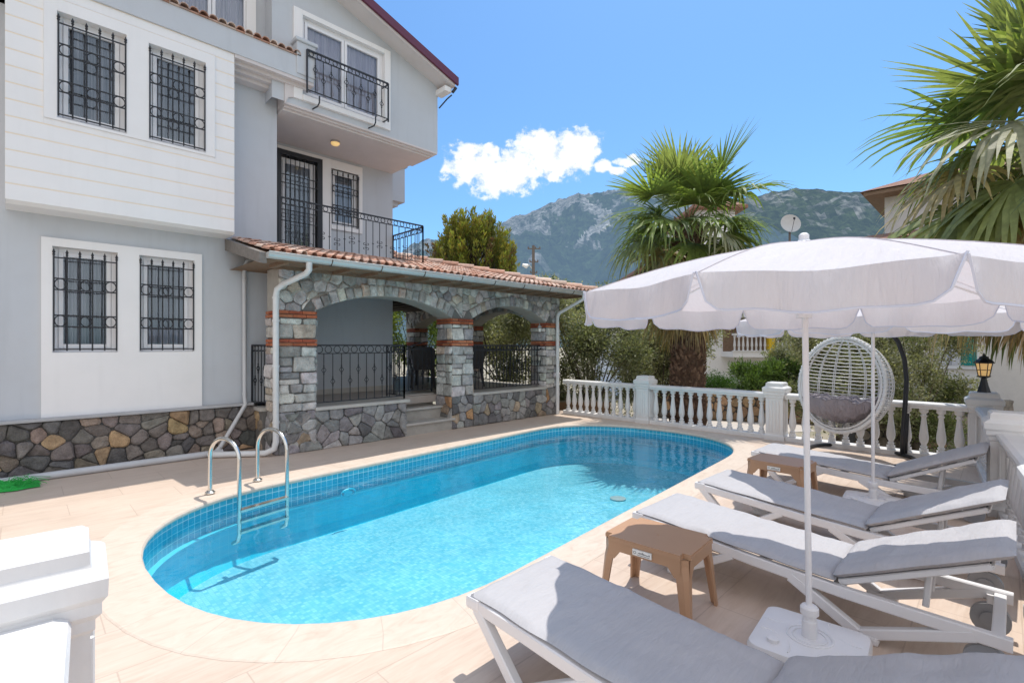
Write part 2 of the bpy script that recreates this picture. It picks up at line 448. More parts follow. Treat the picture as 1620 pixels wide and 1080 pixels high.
# ================================================================== SETTING
# pool outline (slightly rotated stadium)
PC=(4.66,4.40); PA=math.radians(4.2); HL=4.05; HW=1.80; EA=1.75
def pool_outline(off=0,n=26,facet=None):
    pts=[]
    a=EA+off; b=HW+off; s=HL-EA
    for side,(k0) in ((1,-90),(-1,90)):
        m=facet or n
        for i in range(m+1):
            t=math.radians(k0+180*i/m); ct,st=math.cos(t),math.sin(t)
            e=2/2.35
            x=abs(ct)**e*a*(1 if ct>0 else -1) if abs(ct)>1e-6 else 0; y=abs(st)**e*b*(1 if st>0 else -1)
            x+=side*s
            pts.append((PC[0]+x*math.cos(PA)-y*math.sin(PA),PC[1]+x*math.sin(PA)+y*math.cos(PA)))
    return pts
pin=pool_outline(0); pout=pool_outline(.36); pmid=pool_outline(.02)
# deck sheet with the pool cut out
bm=bmesh.new()
def loop(pts,z):
    vs=[bm.verts.new((x,y,z)) for x,y in pts]; return [bm.edges.new((vs[i],vs[(i+1)%len(vs)])) for i in range(len(vs))]
es=loop([(-6,-3),(9.42,-3),(9.42,8.5),(-6,8.5)],0)+loop(pool_outline(.25),0)
bmesh.ops.triangle_fill(bm,use_beauty=True,use_dissolve=False,edges=es)
me=bpy.data.meshes.new('pool_deck'); bm.to_mesh(me); bm.free(); me.materials.append(M['deck'])
deck=bpy.data.objects.new('pool_deck',me); C.objects.link(deck); tag(deck,'beige wood-look tiled deck around the pool',None,None,'structure')
mb=MB(); mb.box(-6,9.42,-3.02,-3,-1.2,-.004); mb.box(9.42,9.46,-3.02,8.5,-1.2,-.004)
tag(mb.build('deck_edge_wall',M['conc']),'rendered edge of the raised deck',None,None,'structure')
# swimming pool : thing with parts
pool=thing('swimming_pool','oval in-ground swimming pool of turquoise tile with a pale stone coping','swimming pool',(4.66,4.40,0))
def arc(pts):
    L=[0]
    for i in range(len(pts)): 
        q=pts[(i+1)%len(pts)];p=pts[i]; L.append(L[-1]+math.hypot(q[0]-p[0],q[1]-p[1]))
    return L
def band(name,prof,mat,smooth=False):
    """prof=[(offset,z)]"""
    mb=MB(); rings=[pool_outline(o) for o,z in prof]; L=arc(rings[0]); n=len(rings[0]); uv=[]
    W=[0]
    for k in range(1,len(prof)): W.append(W[-1]+math.hypot(prof[k][0]-prof[k-1][0],prof[k][1]-prof[k-1][1]))
    for k in range(len(prof)-1):
        for i in range(n):
            j=(i+1)%n
            a=(*rings[k][i],prof[k][1]);b=(*rings[k][j],prof[k][1]);c=(*rings[k+1][j],prof[k+1][1]);d=(*rings[k+1][i],prof[k+1][1])
            mb.quad(a,b,c,d); uv+=[(L[i],W[k]),(L[i+1],W[k]),(L[i+1],W[k+1]),(L[i],W[k+1])]
    return mb.build(name,mat,pool,uv=uv,smooth=smooth)
band('coping',[(.02,-.045),(-.028,-.045),(-.038,-.03),(-.038,-.014),(-.028,.001),(-.01,.007),(.29,.006),(.30,.001)],M['coping'])
band('waterline_tiles',[(0,-.03),(0,-.03-.3)],M['ptile'])
band('basin_wall',[(0,-.33),(0,-.66),(-.08,-.76)],M['pwall'])
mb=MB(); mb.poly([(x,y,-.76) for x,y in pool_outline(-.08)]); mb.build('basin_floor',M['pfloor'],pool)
# step ledge visible at the far end
mb=MB(); rg=pool_outline(0); ri=pool_outline(-.05); n=len(rg)
for i in range(n):
    j=(i+1)%n; mb.quad((*rg[i],-.33),(*rg[j],-.33),(*ri[j],-.335),(*ri[i],-.335)); 
    mb.quad((*ri[i],-.335),(*ri[j],-.335),(*rg[j],-.375),(*rg[i],-.375))
mb.build('basin_ledge',M['pwall'],pool,uv=[(0,0)]*(8*n))
mb=MB()  # underwater lamp on the far wall and floor drain
c=Vector((3.0,5.985,-.30))
mb.ring(c,.10,.010,(1,.07,0),(0,0,1),20,6,R2=.05); mb.prism([(.06*math.cos(2*PI*k/20),.03*math.sin(2*PI*k/20)) for k in range(20)],lambda u,v,h:(c.x+u,c.y+.07*u-h,c.z+v),-.03,.004)
mb.build('underwater_lamp',M['pwall'],pool,uv=[(.05,.05)]*sum(len(f) for f in mb.f))
mb=MB(); mb.lathe([(.11,0),(.11,.012),(.12,.018),(.02,.02)],(6.5,4.2,-.76),20); mb.build('floor_drain',M['zinc'],pool)
mb=MB()
wo=pool_outline(.01)
mb.poly([(x,y,-.125) for x,y in wo])
tag(mb.build('pool_water',M['water']),'clear rippled water filling the pool',None,None,'structure')
# far ground
def W(r,d): return ((r+d)/math.sqrt(2),(d-r)/math.sqrt(2))
mb=MB(); mb.quad((-6000,-6000,-.95),(9000,-6000,-.95),(9000,9000,-.95),(-6000,9000,-.95))
tag(mb.build('ground',M['dirt']),'dry garden ground beyond the deck',None,None,'structure')
mb=MB()
a=[W(3.2,13.4),W(9,14.6),W(9.2,15.8),W(3.0,18)]
mb.poly([(x,y,-.94) for x,y in a]); b=[W(.9,13),W(3.2,13.4),W(3,18),W(.5,21)]; mb.poly([(x,y,-.938) for x,y in b])
tag(mb.build('garden_path',M['path']),'pale paved garden path behind the balustrade',None,None,'structure')

# ================================================================== VILLA
villa=thing('villa','large grey and white three-storey villa with barred windows and iron balconies','house',(2,9,0))
WY=8.30
def wall_holes(mb,u0,u1,v0,v1,holes,fn,depth):
    us=sorted({u0,u1,*[h[0] for h in holes],*[h[1] for h in holes]}); vs=sorted({v0,v1,*[h[2] for h in holes],*[h[3] for h in holes]})
    for i in range(len(us)-1):
        for j in range(len(vs)-1):
            cu=(us[i]+us[i+1])/2; cv=(vs[j]+vs[j+1])/2
            if any(h[0]<cu<h[1] and h[2]<cv<h[3] for h in holes): continue
            mb.quad(fn(us[i],vs[j],0),fn(us[i+1],vs[j],0),fn(us[i+1],vs[j+1],0),fn(us[i],vs[j+1],0))
    for h in holes:
        c=[(h[0],h[2]),(h[1],h[2]),(h[1],h[3]),(h[0],h[3])]
        for k in range(4):
            p=c[k];q=c[(k+1)%4]; mb.quad(fn(*p,0),fn(*q,0),fn(*q,-depth),fn(*p,-depth))
W1=[(.29,.92,1.51,2.82),(1.15,1.79,1.51,2.82)]
W2=[(.315,.963,4.27,5.52),(1.19,1.835,4.27,5.52)]
# main grey walls
mb=MB()
wall_holes(mb,-4,2.94,.70,3.3,[(.27,1.81,1.49,2.84)],fY(WY),.02)          # ground floor front
wall_holes(mb,2.2,2.94,3.3,5.7,[],fY(WY),.1)
mb.quad((-4,WY,3.3),(-.11,WY,3.3),(-.11,WY,5.8),(-4,WY,5.8))
wall_holes(mb,-4,2.76,5.6,9.2,[(1.42,2.56,5.6,7.05)],fY(WY),.12)           # top floor behind parapet
mb.quad((2.94,WY,0),(2.94,9.44,0),(2.94,9.44,5.4),(2.94,WY,5.4))              # recess side
wall_holes(mb,2.94,5.76,3.0,5.4,[(3.34,4.16,3.06,5.17),(4.36,4.94,3.98,5.10)],fY(9.44),.12)
wall_holes(mb,3.36,5.76,.5,3.0,[],fY(9.44),.1)
mb.quad((5.76,9.44,.5),(5.76,14,.5),(5.76,14,5.4),(5.76,9.44,5.4))
mb.quad((-4,WY,-.9),(-4,14,-.9),(-4,14,7.5),(-4,WY,7.5)); mb.quad((-4,14,-.9),(5.9,14,-.9),(5.9,14,7),(-4,14,7))
mb.build('wall',M['grey'],villa)
# white raised panel of ground floor
mb=MB(); wall_holes(mb,.19,1.885,.72,2.92,W1,fY(WY-.035),.19)
c=[(.19,.72),(1.885,.72),(1.885,2.92),(.19,2.92)]
for k in range(4):
    p=c[k];q=c[(k+1)%4]; mb.quad(fY(WY-.035)(*p,0),fY(WY-.035)(*q,0),fY(WY)(*q,0),fY(WY)(*p,0))
mb.build('window_surround',M['white'],villa)
# bay
BY=7.87
mb=MB()
wall_holes(mb,-.11,2.2,3.23,5.8,[(.24,1.91,4.26,5.62)],fY(BY-.0005),.01)
mb.build('board_backing',M['cream'],villa)
mb=MB()
z=3.2+.03
bh=.188
k=0
while z<5.79:
    z1=min(z+bh-.016,5.79)
    for (a,b) in ((-.11,.2),(1.95,2.2)) if (z1>4.24+.02 and z<5.66) else ((-.11,2.2),):
        mb.bbox(a,b,BY-.004,BY+.014,max(z,3.23),z1,.004)
    if z<4.24<z1: mb.bbox(.2,1.95,BY-.004,BY+.014,z,4.24,.004)
    z+=bh
mb.build('clapboard',M['white'],villa)
mb=MB()
wall_holes(mb,.2,1.95,4.24,5.66,W2,fY(BY-.02),.20)
c=[(.2,4.24),(1.95,4.24),(1.95,5.66),(.2,5.66)]
for q_ in range(4):
    p=c[q_];q=c[(q_+1)%4]; mb.quad(fY(BY-.02)(*p,0),fY(BY-.02)(*q,0),fY(BY+.012)(*q,0),fY(BY+.012)(*p,0))
mb.build('bay_window_surround',M['white'],villa)
mb=MB()
mb.quad((-.11,BY+.005,3.23),(2.2,BY+.005,3.23),(2.2,BY+.06,3.195),(-.11,BY+.06,3.195))
mb.quad((-.11,BY+.06,3.195),(2.2,BY+.06,3.195),(2.2,WY+.02,3.195),(-.11,WY+.02,3.195))
mb.quad((-.11,BY,3.2),(-.11,WY,3.2),(-.11,WY,5.8),(-.11,BY,5.8)); mb.quad((2.2,BY,3.2),(2.2,WY,3.2),(2.2,WY,5.8),(2.2,BY,5.8))
mb.build('bay_side',M['white'],villa)
# parapet above bay with stepped cornice
mb=MB(); PY=7.84
mb.box(-4,3.35,PY,PY+.16,5.80,6.14)
mb.box(-4,3.35,PY+.165,WY+.0,5.84,5.95)
mb.bbox(3.07,3.37,PY-.02,PY+.27,5.86,6.36,.012)
mb.bbox(3.04,3.40,PY-.05,PY+.30,6.36,6.42,.02)
mb.build('parapet',M['grey'],villa)
def cornice(x0,x1,y0,y1,zt,zb,n=4,left=False):
    """stepped underside going from (y0,zt) back to (y1,zb); right side steps too"""
    mb=MB()
    for k in range(n):
        t0=k/n;t1=(k+1)/n
        o=(y1-y0)*t0
        mb.box(x0,x1-o*.9,y0+o,y1+.6,zt-(zt-zb)*t1,zt-(zt-zb)*t0)
    return mb
cornice(2.203,3.35,PY+.012,8.22,5.80,5.60,4).build('cornice',M['soffit'],villa)
mb=MB()
mb.prism([(2.945,5.80),(3.34,5.80),(3.30,5.74),(3.24,5.72),(3.20,5.64),(3.13,5.62),(3.08,5.53),(3.0,5.50),(2.945,5.38)],lambda u,v,h:(u,7.97+h,v),0,.325)
mb.build('cornice_return',M['soffit'],villa)
mb=MB(); mb.box(2.95,3.3,8.012,8.29,5.45,5.9); mb.build('cornice_filler',M['grey'],villa)
# upper mass with gable
UY=8.0
def rake(x): return 6.66+.33*(6.07-x)
mb=MB()
fn=fY(UY)
FD=(3.22,4.70,5.62,6.90)
wall_holes(mb,2.76,5.9,5.43,6.68,[(FD[0],FD[1],FD[2],6.68)],fn,.0)
xs=[2.76,FD[0],FD[1],5.9]
for a,b in ((2.76,FD[0]),(FD[1],5.9)):
    mb.poly([fn(a,6.68,0),fn(b,6.68,0),fn(b,rake(b)+.06,0),fn(a,rake(a)+.06,0)])
mb.poly([fn(FD[0],FD[3],0),fn(FD[1],FD[3],0),fn(FD[1],rake(FD[1])+.06,0),fn(FD[0],rake(FD[0])+.06,0)])
mb.quad((5.9,UY,5.43),(5.9,14,5.43),(5.9,14,rake(5.9)+.06),(5.9,UY,rake(5.9)+.06))
mb.quad((2.76,UY,5.43),(2.76,WY,5.43),(2.76,WY,8),(2.76,UY,8))
mb.build('gable_wall',M['grey'],villa)
mb=cornice(2.96,5.895,UY+.0,8.15,5.43,5.33,3)
mb.quad((2.94,8.75,5.33),(5.75,8.75,5.33),(5.75,14,5.33),(2.94,14,5.33))
mb.build('recess_soffit',M['soffit'],villa)
# french-window surround
mb=MB()
for a,b,c_,d in ((3.08,3.22,5.53,6.98),(4.70,4.82,5.53,6.98)): mb.bbox(a,b,UY-.035,UY+.15,c_,d,.006)
mb.bbox(3.22,4.70,UY-.033,UY+.15,6.90,6.98,.004); mb.bbox(3.22,4.70,UY-.055,UY+.15,5.53,5.62,.006)
mb.build('french_window_surround',M['white'],villa)
# balcony slab
mb=MB(); mb.box(2.94,5.80,8.22,9.44,2.86,3.0); mb.build('balcony_slab',M['soffit'],villa)
mb=MB(); mb.bbox(3.28,3.34,9.40,9.5,3.0,5.27,.005); mb.bbox(3.34,4.16,9.40,9.5,5.17,5.27,.005); mb.bbox(4.16,4.36,9.401,9.5,3.0,5.268,.005)
mb.bbox(4.36,5.03,9.402,9.5,5.10,5.266,.004); mb.bbox(4.94,5.03,9.403,9.5,3.9,5.10,.004); mb.bbox(4.36,4.94,9.39,9.5,3.9,3.98,.004)
mb.build('door_surround',M['white'],villa)
# side bay far right
mb=MB(); mb.box(5.76,6.75,10.5,12.6,5.12,5.98); mb.box(5.76,6.62,10.6,12.6,5.02,5.12); mb.box(5.76,6.5,10.7,12.6,4.92,5.02); mb.box(5.76,6.80,10.45,12.65,5.98,6.03)
mb.build('side_bay',M['grey'],villa)
# roof
RY=7.62
mb=MB()
xr=.4
def slab(xa,xb,t0,t1,y0,y1):
    za,zb=(6.82+.33*(6.09-x) for x in (xa,xb))
    return [(xa,y0,za+t0),(xb,y0,zb+t0),(xb,y0,zb+t1),(xa,y0,za+t1),(xa,y1,za+t0),(xb,y1,zb+t0),(xb,y1,zb+t1),(xa,y1,za+t1)]
BX=[(0,1,2,3),(7,6,5,4),(0,4,5,1),(1,5,6,2),(2,6,7,3),(3,7,4,0)]
mb.add(slab(xr,6.07,-.15,-.02,RY+.03,14.3),BX); mb.build('roof_soffit',M['soffit'],villa)
mb=MB(); mb.add(slab(xr,6.12,-.02,.05,RY,14.35),BX)
mb.add(slab(xr,6.12,-.10,.048,RY-.02,RY+.028),BX)
mb.add([(2*xr-x,y,z) for x,y,z in slab(xr,6.12,-.10,.05,RY,14.35)],BX)
mb.build('roof',M['maroon'],villa)
mb=MB(); mb.bbox(5.86,6.02,RY+.08,UY+.02,6.56,6.66,.008); mb.build('eave_box',M['white'],villa)
mb=MB(); mb.tube([(6.0,RY+.05,6.5),(5.93,RY+.1,6.42),(5.92,UY-.03,6.32)],.014,6); mb.tube([(6.08,RY+.02,6.66),(6.02,RY+.05,6.56)],.03,8); mb.build('roof_bracket',M['iron'],villa)
# ceiling lamp in recess
mb=MB(); mb.lathe([(.085,-.035),(.085,0)],(4.09,8.66,5.328),18); cl=mb.build('ceiling_lamp_base',M['steel'],villa)
mb=MB(); mb.lathe([(.02,-.085),(.05,-.078),(.072,-.06),(.08,-.036)],(4.09,8.66,5.328),18); mb.build('lamp_glass',M['ceilg'],cl,smooth=True)

# windows, grilles
def grille(mb,x0,x1,z0,z1,y,bars=6,bands=((.60,.71),(.24,.35)),circ=True,r=.0085,spear=True):
    H=z1-z0; xs=[x0+(x1-x0)*i/(bars-1) for i in range(bars)]
    top=z1-.11
    for x in xs:
        mb.tube([(x,y,z0),(x,y,z1-.045)],r,6)
        if spear: mb.lathe([(.006,-.05),(.017,-.03),(.008,-.018),(.018,-.005),(.001,.04)],(x,y,z1-.04),6)
    for z in (z0+.02,top): mb.box(x0,x1,y-.004,y+.004,z-.008,z+.008)
    for a,b in bands:
        za=z0+H*a;zb=z0+H*b
        for z in (za,zb): mb.box(x0,x1,y-.004,y+.004,z-.008,z+.008)
        if circ:
            for i in range(0,bars-1,2):
                cx=(xs[i]+xs[i+1])/2; mb.ring((cx,y,(za+zb)/2),(xs[1]-xs[0])*.46,.0065,(1,0,0),(0,0,1),16,5,R2=(zb-za)*.48)
def pvc_window(x0,x1,z0,z1,y,cur,leaves=1,name='window',parent=villa,gr=None,bottom=None):
    """y = plane of the outside of the frame"""
    mb=MB(); f=.055
    mb.bbox(x0,x0+f,y,y+.06,z0,z1,.006); mb.bbox(x1-f,x1,y,y+.06,z0,z1,.006); mb.bbox(x0+f,x1-f,y+.001,y+.06,z1-f,z1,.006); mb.bbox(x0+f,x1-f,y+.001,y+.06,z0,z0+f,.006)
    w=(x1-x0-2*f)/leaves
    for i in range(leaves):
        a=x0+f+w*i;b=a+w; g=.05
        mb.bbox(a+.004,a+g,y-.014,y+.04,z0+f,z1-f,.006); mb.bbox(b-g,b-.004,y-.014,y+.04,z0+f,z1-f,.006); mb.bbox(a+g,b-g,y-.013,y+.04,z1-f-g,z1-f,.006); mb.bbox(a+g,b-g,y-.013,y+.04,z0+f,z0+f+g,.006)
    wo_=mb.build(name,M['pvc'],parent)
    mb=MB(); mb.quad((x0+f,y+.02,z0+f),(x1-f,y+.02,z0+f),(x1-f,y+.02,z1-f),(x0+f,y+.02,z1-f)); mb.build('pane',M['glass'],wo_)
    mb=MB(); nn=60; 
    for i in range(nn):
        a=x0+.02+(x1-x0-.04)*i/nn; b=x0+.02+(x1-x0-.04)*(i+1)/nn
        ya=y+.07+.018*math.sin(i*1.9)+.01*math.sin(i*.7); yb=y+.07+.018*math.sin((i+1)*1.9)+.01*math.sin((i+1)*.7)
        mb.quad((a,ya,z0+.03),(b,yb,z0+.03),(b,yb,z1-.02),(a,ya,z1-.02))
    mb.build('curtain',cur,wo_,smooth=True)
    if gr:
        g=MB(); grille(g,*gr); g.build('grille',M['iron'],wo_)
    return wo_
for (a,b,c_,d),yy in ((W1[0],WY-.035),(W1[1],WY-.035),(W2[0],BY-.02),(W2[1],BY-.02)):
    lo=.17
    pvc_window(a,b,c_,d,yy+.12,M['curt'],gr=(a+.012,b-.012,c_+.02,d-.03,yy-.004))
pvc_window(FD[0],FD[1],FD[2],FD[3],UY+.05,M['curtl'],2,'french_window')
pvc_window(1.48,2.56,5.7,7.05,WY+.02,M['curtl'],2,'french_window')
mb=MB(); mb.bbox(2.48,2.62,WY-.03,WY+.1,5.8,7.1,.005); mb.bbox(1.36,1.48,WY-.03,WY+.1,5.8,7.1,.005); mb.bbox(1.36,2.62,WY-.032,WY+.1,7.1,7.2,.005); mb.build('upper_window_surround',M['white'],villa)
pvc_window(4.36,4.94,3.98,5.10,9.48,M['curt'],gr=(4.37,4.93,4.0,5.07,9.385,6))
# balcony door : iron grille gate in dark frame over a pvc door
bd=pvc_window(3.40,4.08,3.06,5.10,9.50,M['curt'],name='balcony_door')
mb=MB()
for a,b in ((3.33,3.40),(4.08,4.17)): mb.box(a,b,9.37,9.43,3.0,5.2)
mb.box(3.40,4.08,9.372,9.428,5.12,5.198); mb.box(3.40,4.08,9.372,9.428,3.0,3.06)
for i in range(1,8): mb.tube([(3.40+.085*i,9.39,3.06),(3.40+.085*i,9.39,5.12)],.008,5)
for z in (3.9,4.1,4.6,4.75): mb.box(3.4,4.08,9.385,9.395,z-.008,z+.008)
for i in range(0,8,2): mb.ring((3.4425+.085*i,9.39,4.0),.04,.006,(1,0,0),(0,0,1),12,4)
for i in range(0,8,2): mb.ring((3.4425+.085*i,9.39,3.5),.04,.006,(1,0,0),(0,0,1),12,4)
mb.build('door_grille',M['iron'],bd)

# railings
def frame2(p0,p1):
    p0=Vector((*p0,0));p1=Vector((*p1,0)); L=(p1-p0).length; u=(p1-p0)/L
    return p0,u,L
def railing(mb,p0,p1,z0,z1,style='diamond',pitch=.125,rb=.11,post=True,ringband=True):
    p0,u,L=frame2(p0,p1); Z=Vector((0,0,1)); n=max(2,round(L/pitch)); dx=L/n
    P=lambda s,z:p0+u*s+Z*z
    mb.tube([P(0,z1),P(L,z1)],.017,4); mb.tube([P(0,z0+.05),P(L,z0+.05)],.010,4)
    if ringband:
        mb.tube([P(0,z1-rb),P(L,z1-rb)],.010,4)
        for i in range(n): mb.ring(P((i+.5)*dx,z1-rb/2),rb*.42,.007,u,Z,14,4)
    zt=z1-(rb if ringband else 0)
    for i in range(n+1):
        s=i*dx
        if post and i in (0,n): mb.tube([P(s,z0),P(s,z1)],.016,4); continue
        mb.tube([P(s,z0+.05),P(s,zt)],.0075,4)
        if style=='diamond':
            zc=z0+.05+(zt-z0-.05)*(.66 if i%2 else .42)
            d=.052;w=.036
            for sg in (-1,1):
                mb.tube([P(s,zc+d),P(s+sg*w,zc),P(s,zc-d)],.006,4)
            mb.lathe([(.004,-.02),(.014,0),(.004,.02)],P(s,zc+d+.012),6); mb.lathe([(.004,-.02),(.014,0),(.004,.02)],P(s,zc-d-.012),6)
    if style=='curl':
        zc0=z0+.05+(zt-z0-.05)*.5
        for i in range(1,n):
            if i%2==0: 
                mb.tube([P(i*dx-.02,zc0),P(i*dx+.02,zc0)],.008,4); continue
            zc=zc0+(.0 if i%4==1 else -.07)
            for sx in (-1,1):
                for sz in (-1,1):
                    pts=[P(i*dx,zc+sz*.012)]
                    for k in range(11):
                        a=-PI*.75+k*PI*.155; R=.026*(1-.055*k)
                        pts.append(P(i*dx+sx*(.034+R*math.cos(a)),zc+sz*(.045+R*math.sin(a))))
                    mb.tube(pts,.0055,4)
mb=MB(); railing(mb,(2.98,8.30),(5.76,8.30),3.02,4.0,'curl',.14,.10); railing(mb,(5.76,8.30),(5.76,9.42),3.02,3.98,'curl',.14,.10)
mb.build('balcony_railing',M['iron'],villa)
mb=MB(); railing(mb,(3.22,7.80),(4.67,7.80),5.59,6.27,'diamond',.135,.09)
mb.tube([(4.67,7.80,6.26),(4.67,8.0,6.26)],.012,4); mb.tube([(4.67,7.80,5.64),(4.67,8.0,5.64)],.012,4)
for x in (3.42,4.42): mb.tube([(x,7.80,5.6),(x+.0,7.80,5.50),(x-.02,7.82,5.44),(x-.03,7.99,5.45)],.012,5)
mb.build('window_railing',M['iron'],villa)
# tile coping on parapet
def barrel(mb,a,b,r,arc0=0,arc1=PI,up=Vector((0,0,1)),n=6,col=None,taper=.85):
    a=Vector(a);b=Vector(b);t=(b-a).normalized(); s=t.cross(up).normalized(); w=s.cross(t).normalized()
    vs=[]
    for p,rr in ((a,r),(b,r*taper)):
        for k in range(n+1):
            an=arc0+(arc1-arc0)*k/n; vs.append(p+s*math.cos(an)*rr+w*math.sin(an)*rr)
    for p,rr in ((a,r*.82),(b,r*.70)):
        for k in range(n+1):
            an=arc0+(arc1-arc0)*k/n; vs.append(p+s*math.cos(an)*rr+w*math.sin(an)*rr)
    m=n+1
    fs=[(k,k+1,m+k+1,m+k) for k in range(n)]+[(k,2*m+k,2*m+k+1,k+1) for k in range(n)]
    mb.add(vs,fs,col)
TC=[(.60,.36,.27),(.66,.44,.35),(.52,.29,.21),(.70,.54,.45),(.57,.40,.33)]
def tcol():
    c=random.choice(TC);g=random.uniform(.85,1.15); return tuple(x*g for x in c)
mb=MB()
x=-4
while x<3.02:
    c=tcol(); barrel(mb,(x+.055,PY-.035,6.15),(x+.055,PY+.19,6.165),.058,col=c); x+=.115
    mb.box(x-.115,x,PY-.02,PY+.18,6.13,6.15,tuple(q*.8 for q in c))
mb.build('coping_tiles',M['tile'],villa,smooth=True,auto=.6)
# rubble plinth of villa
mb=MB(); mb.box(-4,2.62,8.24,8.3,-.05,.68); core=mb.build('plinth_core',M['mortar'],villa)
mb=MB(); stones(mb,voronoi(-2.2,2.60,0.02,.68,.145,1.5,.55),fY(8.24),RUBBLE,.006,.045,.020); mb.build('plinth_stones',M['stone'],villa)
mb=MB(); mb.bbox(-4,2.56,8.17,8.31,.68,.72,.01); mb.build('plinth_ledge',M['conc'],villa)

# ================================================================== PORCH
porch=thing('stone_porch','arched grey stone porch with clay tiled roof and iron railings','porch',(5.9,7.6,0))
FZ=.66
cols=[(2.66,3.21),(5.83,6.35),(8.55,9.03)]; y0c,y1c=7.45,7.92
# cores
mb=MB()
for a,b in cols: mb.box(a+.01,b-.01,y0c+.01,y1c-.01,0,2.3)
for yy in ((10.15,10.65),(12.75,13.2)): mb.box(8.56,9.02,yy[0]+.01,yy[1]-.01,.0,2.3)
mb.box(2.67,4.80,y0c+.012,7.9,0,.6); mb.box(5.83,8.6,y0c+.012,7.9,0,.6)
mb.box(2.60,2.70,7.9,8.3,0,.6); mb.box(8.6,9.0,7.9,13.2,0,.58)
mb.build('wall_core',M['mortarl'],porch)
def bandrows(mb,u0,u1,v0,v1,fn,rows=2):
    h=(v1-v0)/rows
    for r_ in range(rows):
        u=u0-(.06 if r_%2 else 0)
        while u<u1:
            a=max(u,u0);b=min(u+.2,u1)
            if b-a>.02:
                c=random.choice([q[0] for q in BRICKC]);g=random.uniform(.8,1.2)
                mb.prism([(a+.004,v0+r_*h+.006),(b-.004,v0+r_*h+.006),(b-.004,v0+(r_+1)*h-.006),(a+.004,v0+(r_+1)*h-.006)],fn,-.01,.016+random.uniform(0,.008),tuple(x*g for x in c))
            u+=.2
ms=MB()
def column(u0,u1,fn,ms,bb):
    stones(ms,courses(u0,u1,.62,1.58),fn,GREYS,.012,.038,.014)
    stones(ms,courses(u0,u1,1.70,2.0),fn,GREYS,.012,.038,.014)
    stones(ms,voronoi(u0,u1,.0,.62,.17,1.2,.3),fn,BASEST,.008,.035,.015)
    bandrows(bb[0],u0,u1,1.585,1.695,fn); bandrows(bb[1],u0,u1,2.005,2.115,fn)
def pillar(faces):
    m=MB(); bb=(MB(),MB())
    for u0,u1,fn in faces: column(u0,u1,fn,m,bb)
    o=m.build('pillar',M['stone'],porch)
    for q in bb: 
        q.v=[tuple(v) for v in q.v]; q.build('brick_band',M['brick'],o)
for i,(a,b) in enumerate(cols):
    F=[(a,b,fY(y0c)),(-y1c,-y0c,fXm(a))]
    if i<2: F.append((y0c,y1c,lambda u,v,h,b=b:(b+h,u,v)))
    pillar(F)
for yy in ((10.15,10.65),(12.75,13.2)): pillar([(-yy[1],-yy[0],fXm(8.56)),(8.56,9.02,fY(yy[0]))])
# arches
def arch(u0,u1,fn,spring,rise,top,thick,uL,uR,backs=None):
    ms=MB()
    half=(u1-u0)/2; cx=(u0+u1)/2; R=(half*half+rise*rise)/(2*rise); cz=spring+rise-R
    a0=math.asin(half/R); ring_=.20
    n=int(2*a0*(R+.1)/.14)
    for i in range(n):
        t0=-a0+2*a0*i/n; t1=-a0+2*a0*(i+1)/n
        rr=R+ring_*random.uniform(.85,1.2)
        poly=[(cx+R*math.sin(t0),cz+R*math.cos(t0)),(cx+R*math.sin(t1),cz+R*math.cos(t1)),(cx+rr*math.sin(t1),cz+rr*math.cos(t1)),(cx+rr*math.sin(t0),cz+rr*math.cos(t0))]
        if max(p[1] for p in poly)>top: poly=clip(poly,0,1,top)
        stones(ms,[poly],fn,GREYS,.010,.055,.014)
    # backing with arch cut, as strips
    mb=MB(); m=24
    for i in range(m):
        t0=-a0+2*a0*i/m; t1=-a0+2*a0*(i+1)/m
        p=(cx+R*math.sin(t0),cz+R*math.cos(t0));q=(cx+R*math.sin(t1),cz+R*math.cos(t1))
        mb.add([fn(p[0],p[1],0),fn(q[0],q[1],0),fn(q[0],top,0),fn(p[0],top,0),fn(p[0],p[1],-thick),fn(q[0],q[1],-thick),fn(q[0],top,-thick),fn(p[0],top,-thick)],
               [(0,1,2,3),(7,6,5,4),(0,4,5,1)])
    for a,b in ((uL,u0),(u1,uR)):
        mb.add([fn(a,spring-.02,0),fn(b,spring-.02,0),fn(b,top,0),fn(a,top,0),fn(a,spring-.02,-thick),fn(b,spring-.02,-thick),fn(b,top,-thick),fn(a,top,-thick)],BX)
    # spandrel stones
    cells=[]
    for poly in voronoi(uL,uR,spring-.03,top,.15,1.3,.3):
        g=[]
        for p in poly:
            dx=p[0]-cx;dz=p[1]-cz; d=math.hypot(dx,dz)
            if d<R+ring_*.95 and dz>0 and abs(dx)<half+.12: p=(cx+dx/d*(R+ring_*.95),cz+dz/d*(R+ring_*.95))
            if p[1]>top: p=(p[0],top)
            g.append(p)
        cells.append(g)
    stones(ms,cells,fn,GREYS,.011,.038,.016)
    ms.build('arch_stones',M['stone'],porch); mb.build('arch_core',M['cement'],porch)
TOP=2.73
arch(3.21,5.83,fY(y0c+.012),2.13,.30,TOP,.44,2.66,6.09); arch(6.35,8.55,fY(y0c+.015),2.13,.30,TOP,.442,6.09,9.03)
arch(-10.15,-7.92,fXm(8.555),2.13,.30,TOP,.42,-10.4,-7.92); arch(-12.75,-10.65,fXm(8.552),2.13,.30,TOP,.42,-13.2,-10.4)
